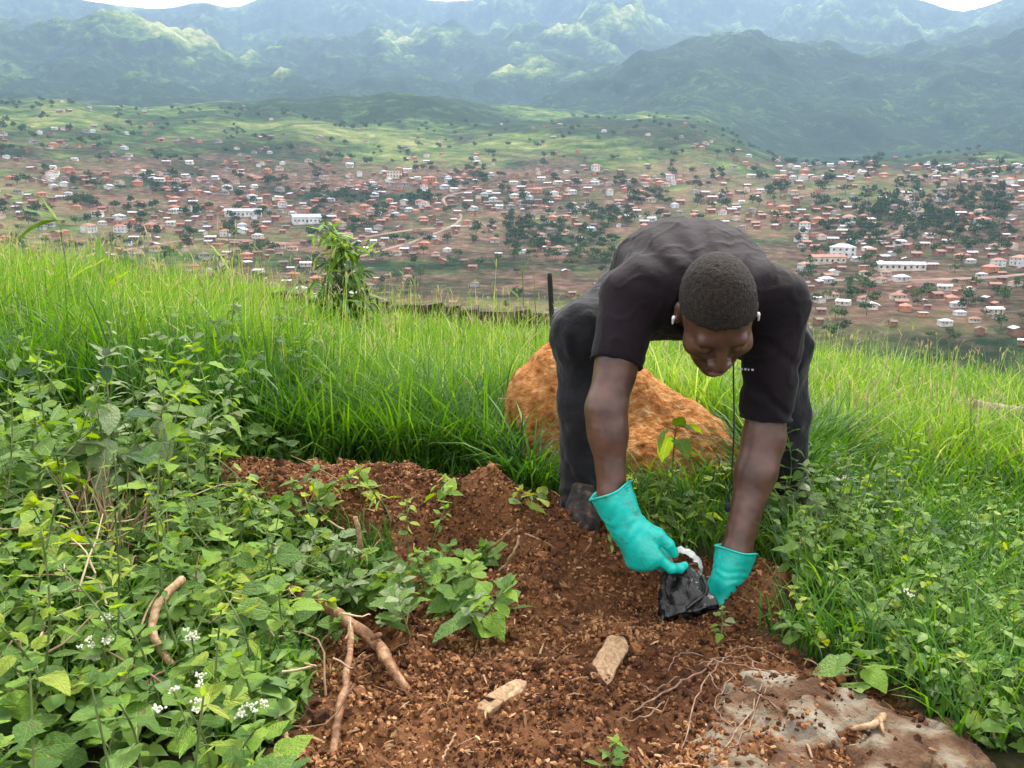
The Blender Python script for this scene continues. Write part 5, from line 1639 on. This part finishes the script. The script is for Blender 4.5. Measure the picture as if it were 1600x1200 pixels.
def region(pxa, pxb, ya, yb):
    def f(n):
        y = rng.uniform(ya, yb, n); px = rng.uniform(pxa, pxb, n); x = (px - 800) / FPX * y
        k = (rng.random(n) < (1 - sstep(.1, .5, soil_mask(x, y)))) & (fbm(x * 4, y * 4, 2.9, 2) > -.35) & (np.abs(x - .2) + 0 * y > .45)
        return x[k], y[k]
    return f


def cmat(name, stops): return mat(name, stops, 14, 3, nmix=1.0, rough=.55, transl=.3)
CM1 = cmat('cover_green', [(0.1, (0.022, 0.060, 0.014)), (0.5, (0.09, 0.18, 0.032)), (0.9, (0.22, 0.32, 0.065))])
CM2 = cmat('cover_bright', [(0.1, (0.045, 0.10, 0.014)), (0.5, (0.12, 0.225, 0.030)), (0.9, (0.25, 0.36, 0.07))])
cover(5200, 'ground_cover', region(-200, 480, .9, 2.4), .018, .05, .10, CM1, 'ovate')
cover(6500, 'ground_cover', region(1190, 1800, 1.0, 2.7), .012, .036, .10, CM2, 'ovate')
cover(2200, 'ground_cover', region(1190, 1800, 1.0, 2.2), .014, .04, .07, CM1, 'ovate')

# ---------------------------------------------------------------- weeds one by one
def many(n, pxr, pyr, fn, avoid_soil=True, seed=0, minsep=.05):
    g = np.random.default_rng(seed); got = []; tries = 0
    while len(got) < n and tries < n * 60:
        tries += 1
        px, py = g.uniform(*pxr), g.uniform(*pyr)
        b = ground_px(px, py)
        if avoid_soil and float(soil_mask(np.array([b[0]]), np.array([b[1]]))[0]) > .35: continue
        if (110 < px < 235 and 830 < py < 925): continue
        if any(np.hypot(b[0] - q[0], b[1] - q[1]) < minsep for q in got): continue
        got.append(b); fn(b, g, px, py)


SHN = {'ovate': 'pointed oval', 'heart': 'heart-shaped', 'round': 'rounded', 'lance': 'narrow'}
MKN = {'mid': 'mid green', 'bright': 'bright green', 'dark': 'dark green', 'grey': 'grey-green', 'yellow': 'yellow-green'}


def left_low(b, g, px, py):
    sh = ['ovate', 'heart', 'ovate', 'round', 'lance', 'lance'][int(g.integers(0, 6))]; mk = ['mid', 'bright', 'bright', 'mid', 'yellow'][int(g.integers(0, 5))]
    weed('broadleaf_weed', b, g.uniform(.10, .27), int(g.integers(4, 8)), g.uniform(.028, .070), '%s weed with %s leaves in the tangle around the pale curved stick' % (MKN[mk], SHN[sh]), 'broad-leaved weeds around the curved stick',
         (g.normal() * .05, g.normal() * .05 - .02), sh, mk, 'bright' if mk != 'bright' else 'mid')
many(56, (-60, 470), (880, 1420), left_low, True, 1)


def cover_soil(b, g, px, py):
    mk = ['mid', 'grey', 'bright', 'mid'][int(g.integers(0, 4))]; sh = ['ovate', 'ovate', 'heart'][int(g.integers(0, 3))]
    weed('soil_edge_weed', b, g.uniform(.07, .14), int(g.integers(5, 8)), g.uniform(.045, .068), '%s weed with %s leaves in the patch past the upright stub' % (MKN[mk], SHN[sh]), 'weeds in the patch past the upright stub', (g.normal() * .04, g.normal() * .03 - .02), sh, mk, 'mid')
many(17, (490, 770), (895, 1010), cover_soil, False, 12, .05)


def heap(b, g, px, py):
    mk = ['grey', 'mid', 'bright', 'bright', 'yellow'][int(g.integers(0, 5))]
    weed('uprooted_weed', b + [0, 0, .03], g.uniform(.08, .17), int(g.integers(4, 7)), g.uniform(.035, .055), 'wilting %s weed pulled up onto the heap above the forked branch' % MKN[mk], 'pulled weeds heaped above the forked branch',
         (g.normal() * .09, g.normal() * .06 - .03), 'ovate', mk, 'mid', pitch=(-1.0, .5))
many(40, (230, 560), (800, 985), heap, False, 2, .045)


def left_mid(b, g, px, py):
    sh = ['ovate', 'lance', 'ovate'][int(g.integers(0, 3))]
    mk = ['mid', 'bright', 'grey', 'mid', 'bright'][int(g.integers(0, 5))]
    weed('leafy_weed', b, g.uniform(.18, .42), int(g.integers(5, 8)), g.uniform(.045, .075), '%s leafy weed with %s leaves standing around the dead straw clump' % (MKN[mk], SHN[sh]), 'leafy weeds around the dead straw clump',
         (g.normal() * .05, g.normal() * .04), sh, mk, 'mid')
many(40, (-80, 400), (690, 900), left_mid, True, 3, .06)


def right_low(b, g, px, py):
    if px < 1150 + (py - 1030) * 2.55 and py > 1030: return
    mk = ['bright', 'mid', 'bright', 'mid', 'yellow'][int(g.integers(0, 5))]; sh = ['ovate', 'ovate', 'heart'][int(g.integers(0, 3))]
    weed('small_herb', b, g.uniform(.06, .15), int(g.integers(4, 7)), g.uniform(.024, .042), 'small %s herb with %s leaves in the cover next to the stone slab' % (MKN[mk], SHN[sh]), 'small herbs next to the stone slab',
         (g.normal() * .03, g.normal() * .03), sh, mk, 'mid', flower=int(g.random() < .05) * 2)
many(66, (1215, 1680), (930, 1330), right_low, True, 4)


def right_mid(b, g, px, py):
    mk = ['dark', 'mid', 'mid', 'bright'][int(g.integers(0, 4))]; sh = ['ovate', 'lance', 'ovate'][int(g.integers(0, 3))]
    weed('leafy_herb', b, g.uniform(.13, .26) * (1.15 if px < 1330 else .8), int(g.integers(5, 9)), g.uniform(.032, .052), 'taller %s herb with %s leaves beside the trouser leg' % (MKN[mk], SHN[sh]), 'taller herbs beside the trouser leg',
         (g.normal() * .04, g.normal() * .03), sh, mk, 'mid', flower=int(g.random() < .04) * 2)
many(34, (1195, 1420), (800, 945), right_mid, True, 5)


def right_far(b, g, px, py):
    weed('field_herb', b, g.uniform(.10, .22), int(g.integers(4, 8)), g.uniform(.028, .045), 'light green herb scattered through the grass on the sunny slope', 'herbs scattered through the grass on the slope',
         (g.normal() * .03, g.normal() * .03), 'ovate', ['mid', 'bright', 'yellow'][int(g.integers(0, 3))], 'bright', flower=int(g.random() < .1) * 2)
many(60, (1290, 1660), (660, 930), right_far, True, 6)


def field_weed(b, g, px, py):
    mk = ['mid', 'bright', 'grey', 'dark'][int(g.integers(0, 4))]
    weed('field_weed', b, g.uniform(.20, .36), int(g.integers(5, 9)), g.uniform(.045, .075), '%s broad-leaved weed rising out of the grass toward the young tree' % MKN[mk], 'weeds rising out of the grass toward the young tree', (g.normal() * .05, g.normal() * .04), 'ovate', mk, 'mid', flower=int(g.random() < .15) * 3)
many(34, (-60, 520), (585, 720), field_weed, True, 14, .12)


def mound_weed(b, g, px, py):
    mk = ['mid', 'bright', 'yellow'][int(g.integers(0, 3))]
    weed('mound_weed', b, g.uniform(.07, .13), int(g.integers(3, 6)), g.uniform(.035, .06), '%s weed at the foot of the orange mound between the legs' % MKN[mk], 'weeds at the foot of the orange mound', (g.normal() * .04, 0), 'ovate', mk, 'mid')
many(9, (960, 1130), (770, 835), mound_weed, False, 15, .07)


def back_low(b, g, px, py):
    weed('low_weed', b, g.uniform(.05, .11), int(g.integers(3, 6)), g.uniform(.03, .055), 'low bright weed growing along the back edge of the dug soil', 'low weeds along the back edge of the soil', (g.normal() * .03, g.normal() * .03), 'ovate', ['bright', 'mid', 'yellow'][int(g.integers(0, 3))], 'mid')
many(16, (330, 830), (705, 765), back_low, True, 7)
many(8, (790, 870), (700, 800), back_low, False, 8)

# single plants that stand out
weed('sprouting_plant', ground_px(750, 1000), .13, 7, .078, 'fresh leafy plant with broad pale leaves growing in the middle of the soil', None, (.05, -.03), 'ovate', 'mid', 'bright', pitch=(-.3, .6))
weed('sprouting_plant', ground_px(645, 1010), .12, 7, .066, 'smaller leafy plant leaning between the forked branch and the pale-leaved one', None, (-.02, -.03), 'ovate', 'mid', 'grey')
weed('seedling', ground_px(1125, 1008), .075, 4, .026, 'tiny pale green seedling standing in front of the gloved fingers', None, (.0, .0), 'ovate', 'bright', 'grey', stem_r=.0016)
weed('seedling', ground_px(955, 1215), .055, 4, .030, 'small lone green sprout on the soil at the lower edge', None, (.005, .0), 'ovate', 'bright', 'mid', stem_r=.0016)
weed('yellow_sprig', ground_px(600, 850), .145, 5, .055, 'bright yellow-green sprig with drooping leaves on the ridge of soil', None, (-.035, .0), 'lance', 'yellow', 'bright', first=.75, whorl=3, pitch=(-.9, .3), stem_r=.0026)
weed('ridge_weed', ground_px(565, 790), .10, 5, .060, 'bright leafy sprig on the crest of the soil ridge', None, (.0, -.02), 'ovate', 'bright', 'yellow')
weed('ridge_weed', ground_px(695, 800), .09, 5, .048, 'light green weed right behind the round clod on the ridge', None, (.0, .0), 'ovate', 'bright', 'mid')
weed('yellow_sprig', ground_px(640, 880), .15, 4, .042, 'thin pale stalk with a few leaves between the ridge and the round clod', None, (.0, .0), 'ovate', 'yellow', 'mid', first=.45, stem_r=.0024)
weed('yellow_sprig', ground_px(672, 870), .13, 4, .035, 'slanting thin stalk with small leaves next to the round clod', None, (.04, .0), 'ovate', 'bright', 'mid', first=.6, stem_r=.0022)
weed('flowering_weed', ground_px(330, 1290), .17, 6, .05, 'weed topped by a loose cluster of tiny white flowers at the lower edge', None, (-.02, .0), 'ovate', 'mid', 'bright', flower=7)
weed('flowering_weed', ground_px(405, 1255), .135, 6, .05, 'white-flowered weed at the edge of the soil beside the looped tendril', None, (.0, .0), 'heart', 'bright', 'mid', flower=7)
weed('flowering_weed', ground_px(180, 1130), .13, 5, .05, 'weed with tiny greenish white flowers below the curved stick', None, (-.01, .0), 'ovate', 'mid', 'grey', flower=8)
weed('flowering_weed', ground_px(310, 1110), .12, 5, .04, 'weed with a sparse white flower head beside the heart-shaped leaf', None, (-.0, .0), 'ovate', 'mid', 'grey', flower=5)
weed('broadleaf_plant', P(1050, 830, 2.12) * [1, 1, 0] + [0, 0, float(near_h(.42, 2.12))], .24, 4, .115, 'plant with large soft green leaves between the forearms in front of the mound', None, (.0, .0), 'ovate', 'bright', 'mid', first=.5, pitch=(-1.1, .2), stem_r=.003)
weed('leafy_weed', P(1030, 830, 2.0) * [1, 1, 0] + [0, 0, float(near_h(.37, 2.0))], .17, 6, .05, 'light stalky weed between the forearms behind the clear plastic ring', None, (.02, .0), 'lance', 'bright', 'mid')
weed('leafy_weed', P(1090, 840, 1.95) * [1, 1, 0] + [0, 0, float(near_h(.45, 1.95))], .15, 6, .045, 'small bushy weed just inside the hanging black cord', None, (.0, .0), 'ovate', 'mid', 'bright')
weed('leafy_weed', ground_px(955, 870), .06, 4, .03, 'low weed sprig between the shoe and the turquoise cuff', None, (.0, .0), 'lance', 'bright', 'mid')
weed('tall_weed', ground_px(205, 812), .38, 7, .10, 'tall weed with big drooping grey-green leaves above the dead straw', None, (-.03, .02), 'ovate', 'grey', 'dark', pitch=(-1.0, .2), stem_r=.0035)
weed('tall_weed', ground_px(262, 800), .25, 5, .10, 'dark stemmed weed with wide grey-green drooping leaves beside the tussocks', None, (.01, .0), 'ovate', 'grey', 'mid', first=.6, pitch=(-1.0, .1), stem_r=.0028)
weed('tall_weed', ground_px(60, 830), .28, 6, .085, 'tall bushy weed with mid green leaves at the outer end of the bank', None, (.02, .0), 'ovate', 'mid', 'bright', stem_r=.003)

weed('broad_lobed_plant', ground_px(280, 935), .07, 3, .085, 'plant with two wide bright green rounded leaves under the dead straw', None, (-.09, -.02), 'heart', 'bright', 'mid', top=False)
weed('broad_lobed_plant', ground_px(350, 1085), .075, 3, .075, 'plant with a broad heart-shaped leaf beside the curved stick', None, (.01, -.03), 'heart', 'mid', 'bright', top=False)
weed('broad_lobed_plant', ground_px(520, 880) + [0, 0, .02], .06, 3, .070, 'plant with wide blue-green leaf lying on the dark soil near the upright stub', None, (.0, -.02), 'heart', 'grey', 'mid', top=False)
weed('pale_herb', ground_px(1290, 985), .13, 5, .055, 'pale yellow-green herb at the end of the small soil heap', None, (.01, .0), 'lance', 'yellow', 'bright')  # yellow leaf colour with some bright leaves mixed in
weed('arrow_leaved_herb', ground_px(1330, 1085), .08, 4, .062, 'herb with larger arrow-shaped leaves right behind the stone slab', None, (.0, -.02), 'heart', 'mid', 'bright')
weed('large_leaved_herb', ground_px(1235, 835), .19, 5, .075, 'herb with one big smooth leaf against the black trouser leg', None, (.02, -.02), 'ovate', 'grey', 'mid', pitch=(-.5, .4))

# pale arching stem over the straw
arch = [ground_px(222, 850), P(214, 790, 1.72), P(200, 735, 1.70), P(168, 700, 1.68), P(120, 690, 1.66)]
root = empty('arching_stem', arch[0], 'thick pale green stem arching over the dead straw clump', 'plant')
mb = MB(); mb.tube(wig(arch, 24, .004), np.linspace(.0060, .0038, 24), 8); mb.build('stem', M_STEM, root, origin=arch[0])
for q, a_ in ((arch[3], 1.2), (arch[4], 1.9), (arch[4], .9), (arch[2], -1.2)): leaf_at(root, q - arch[0], a_, -.7, 0, .085, 'ovate', 'grey')

# dead straw
g0 = ground_px(170, 862)
mb = MB()
for _ in range(130):
    p = g0 + rp.normal(size=3) * [.06, .045, 0]; p[2] = float(near_h(p[0], p[1]))
    a_ = rp.uniform(0, 6.3); L_ = rp.uniform(.06, .21); ln = rp.uniform(.1, .9)
    d = np.array([math.cos(a_) * ln, math.sin(a_) * ln, 1.0]); d /= np.linalg.norm(d)
    mb.tube([p, p + d * L_ * .5, p + d * L_ + [0, 0, -L_ * .25 * ln]], [.0022, .0018, .0008], 4, 0, float(rp.uniform(.1, 1)), cap=False)
tag(mb.build('dead_straw_clump', M_DRY, origin=g0), 'brown clump of dead straw stalks in the weeds on the bank', 'dry grass')

# the young tree at the edge of the field
tp = P(540, 470, 6.6); tz = float(near_h(tp[0], 6.6))
root = empty('young_tree', (tp[0], 6.6, tz), 'young dark green tree with drooping leaves at the edge of the grass', 'tree')
HT = P(540, 372, 6.6)[2] - tz
mb = MB(); mb.tube(wig([[0, 0, -.05], [.02, 0, HT * .4], [-.02, .02, HT * .75], [0, 0, HT * .97]], 14, .02), np.linspace(.030, .010, 14), 7)
tips = []
for i in range(40):
    f = rp.uniform(.16, .98); a_ = i * 2.4; L_ = rp.uniform(.10, .27) * (1.25 - .45 * f)
    s_ = np.array([0, 0, HT * f]); e_ = s_ + [math.cos(a_) * L_, math.sin(a_) * L_, L_ * .55]
    mb.tube([s_, (s_ + e_) / 2 + [0, 0, .02], e_], [.008, .006, .003], 5); tips += [e_, (s_ + e_) / 2, s_ * .4 + e_ * .6]
mb.build('trunk', M_BARK, root)
cr = empty('crown', (0, 0, 0)); cr.parent = root
for q in tips:
    for w in range(5):
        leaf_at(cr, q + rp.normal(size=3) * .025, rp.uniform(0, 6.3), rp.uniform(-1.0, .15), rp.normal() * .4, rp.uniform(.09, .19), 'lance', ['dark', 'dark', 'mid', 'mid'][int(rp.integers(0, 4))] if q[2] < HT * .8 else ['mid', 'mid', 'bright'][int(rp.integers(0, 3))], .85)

# tall grasses against the valley
def reed(px, py_top, d, label, leaves, name='tall_grass', r0=.006, stem_mk=M_STEM):
    t_ = P(px, py_top, d); gz = float(near_h(t_[0], d)); root = empty(name, (t_[0], d, gz), label, 'grass')
    H = t_[2] - gz
    mb = MB(); mb.tube(wig([[0, 0, -.02], [.015, 0, H * .5], [0, 0, H]], 12, .012), np.linspace(r0, r0 * .4, 12), 6); mb.build('stem', stem_mk, root)
    for (f, a_, pi_, s_, mk, wd) in leaves: leaf_at(root, np.array([0, 0, H * f]), a_, pi_, rp.normal() * .3, s_, 'lance', mk, wd)
    return root
reed(93, 345, 4.6, 'tall grass stem with two broad arching blades against the valley', [(1.0, 1.35, .55, .30, 'mid', .8), (1.0, 1.75, -.1, .27, 'mid', .7), (.97, 1.5, .9, .20, 'bright', .8), (.55, -1.4, .6, .3, 'bright', .5)])
reed(155, 400, 4.9, 'upright broad green blade standing above the grass before the red slope', [(.8, .2, 1.35, .26, 'mid', 1.0), (.7, .9, 1.1, .2, 'bright', .8), (.6, -1.2, 1.0, .24, 'bright', .6)])
reed(352, 330, 5.2, 'single thin grass stalk standing far above the others', [(.6, 1.0, .9, .25, 'bright', .4), (.45, -1.3, .9, .25, 'bright', .4)], r0=.004)
reed(815, 385, 5.0, 'slim tall grass stalk beside the dark post', [(.6, 1.3, 1.2, .17, 'mid', .4), (.4, -1.2, 1.2, .18, 'mid', .4), (.8, -.6, 1.2, .13, 'mid', .35)], r0=.005)
reed(835, 420, 5.3, 'second slim grass stalk nearest to the dark post', [(.6, 1.6, 1.2, .16, 'mid', .4), (.4, -1.4, 1.2, .17, 'mid', .4)], r0=.005)
# a long bent blade at the side
pb = [ground_px(75, 735) , P(45, 690, 1.95), P(20, 655, 1.93), P(-10, 635, 1.92)]
mb = MB(); mb.tube(wig(pb, 16, .003), np.linspace(.0065, .004, 16), 7); tag(mb.build('bent_stem', M_STEM, origin=pb[0]), 'thick light green bent stem crossing the weeds at the outer edge', 'plant')

# fallen soil lump in the grass
lump = Field(ground_px(1385, 870) - .12, ground_px(1385, 870) + .12, .006); g0 = ground_px(1385, 872)
lump.ell(g0 + [0, 0, .01], (.045, .04, .035)); lump.displace(lambda x, y, z: .018 * fbm(x * 26, y * 26, z * 26, 3))
tag(lump.build('soil_lump', M_CRUMB, smooth_it=0, origin=g0), 'lump of reddish earth showing through the herbs', 'soil lump')

# loose dead stalks caught in the weeds
mb = MB()
for _ in range(90):
    px, py = rp.uniform(-40, 560), rp.uniform(760, 1180)
    p = ground_px(px, py) + [0, 0, rp.uniform(.02, .11)]
    a_ = rp.uniform(0, 6.3); L_ = rp.uniform(.03, .13); d = np.array([math.cos(a_), math.sin(a_), rp.uniform(-.3, .8)])
    mb.tube(wig([p, p + d * L_ * .5 + rp.normal(size=3) * .01, p + d * L_], 6, .004), np.linspace(.0022, .0010, 6), 4, 0, float(rp.uniform(.1, 1)), cap=False)
tag(mb.build('dry_stalks', M_DRY), kind='stuff')
for i in range(7):
    q = [(985, 850), (1010, 835), (1060, 845), (1100, 855), (965, 845), (1035, 850), (1080, 870)][i]
    weed('sprig_by_hands', ground_px(*q), rp.uniform(.07, .14), 5, rp.uniform(.03, .05), 'fine light green sprig between the two gloves behind the soil hollow', 'sprigs between the two gloves', (rp.normal() * .03, 0), ['lance', 'ovate'][i % 2], ['bright', 'mid', 'yellow'][i % 3], 'mid')

def tall_stem(b, g, px, py):
    mk = ['bright', 'mid', 'yellow'][int(g.integers(0, 3))]
    weed('stalky_weed', b, g.uniform(.24, .40), int(g.integers(7, 11)), g.uniform(.026, .042), 'tall thin %s weed with small narrow leaves overtopping the broad-leaved tangle' % MKN[mk], 'tall thin weeds overtopping the tangle', (g.normal() * .09, g.normal() * .05), 'lance', mk, 'mid', first=.35)
many(8, (20, 440), (840, 1150), tall_stem, True, 16, .1)
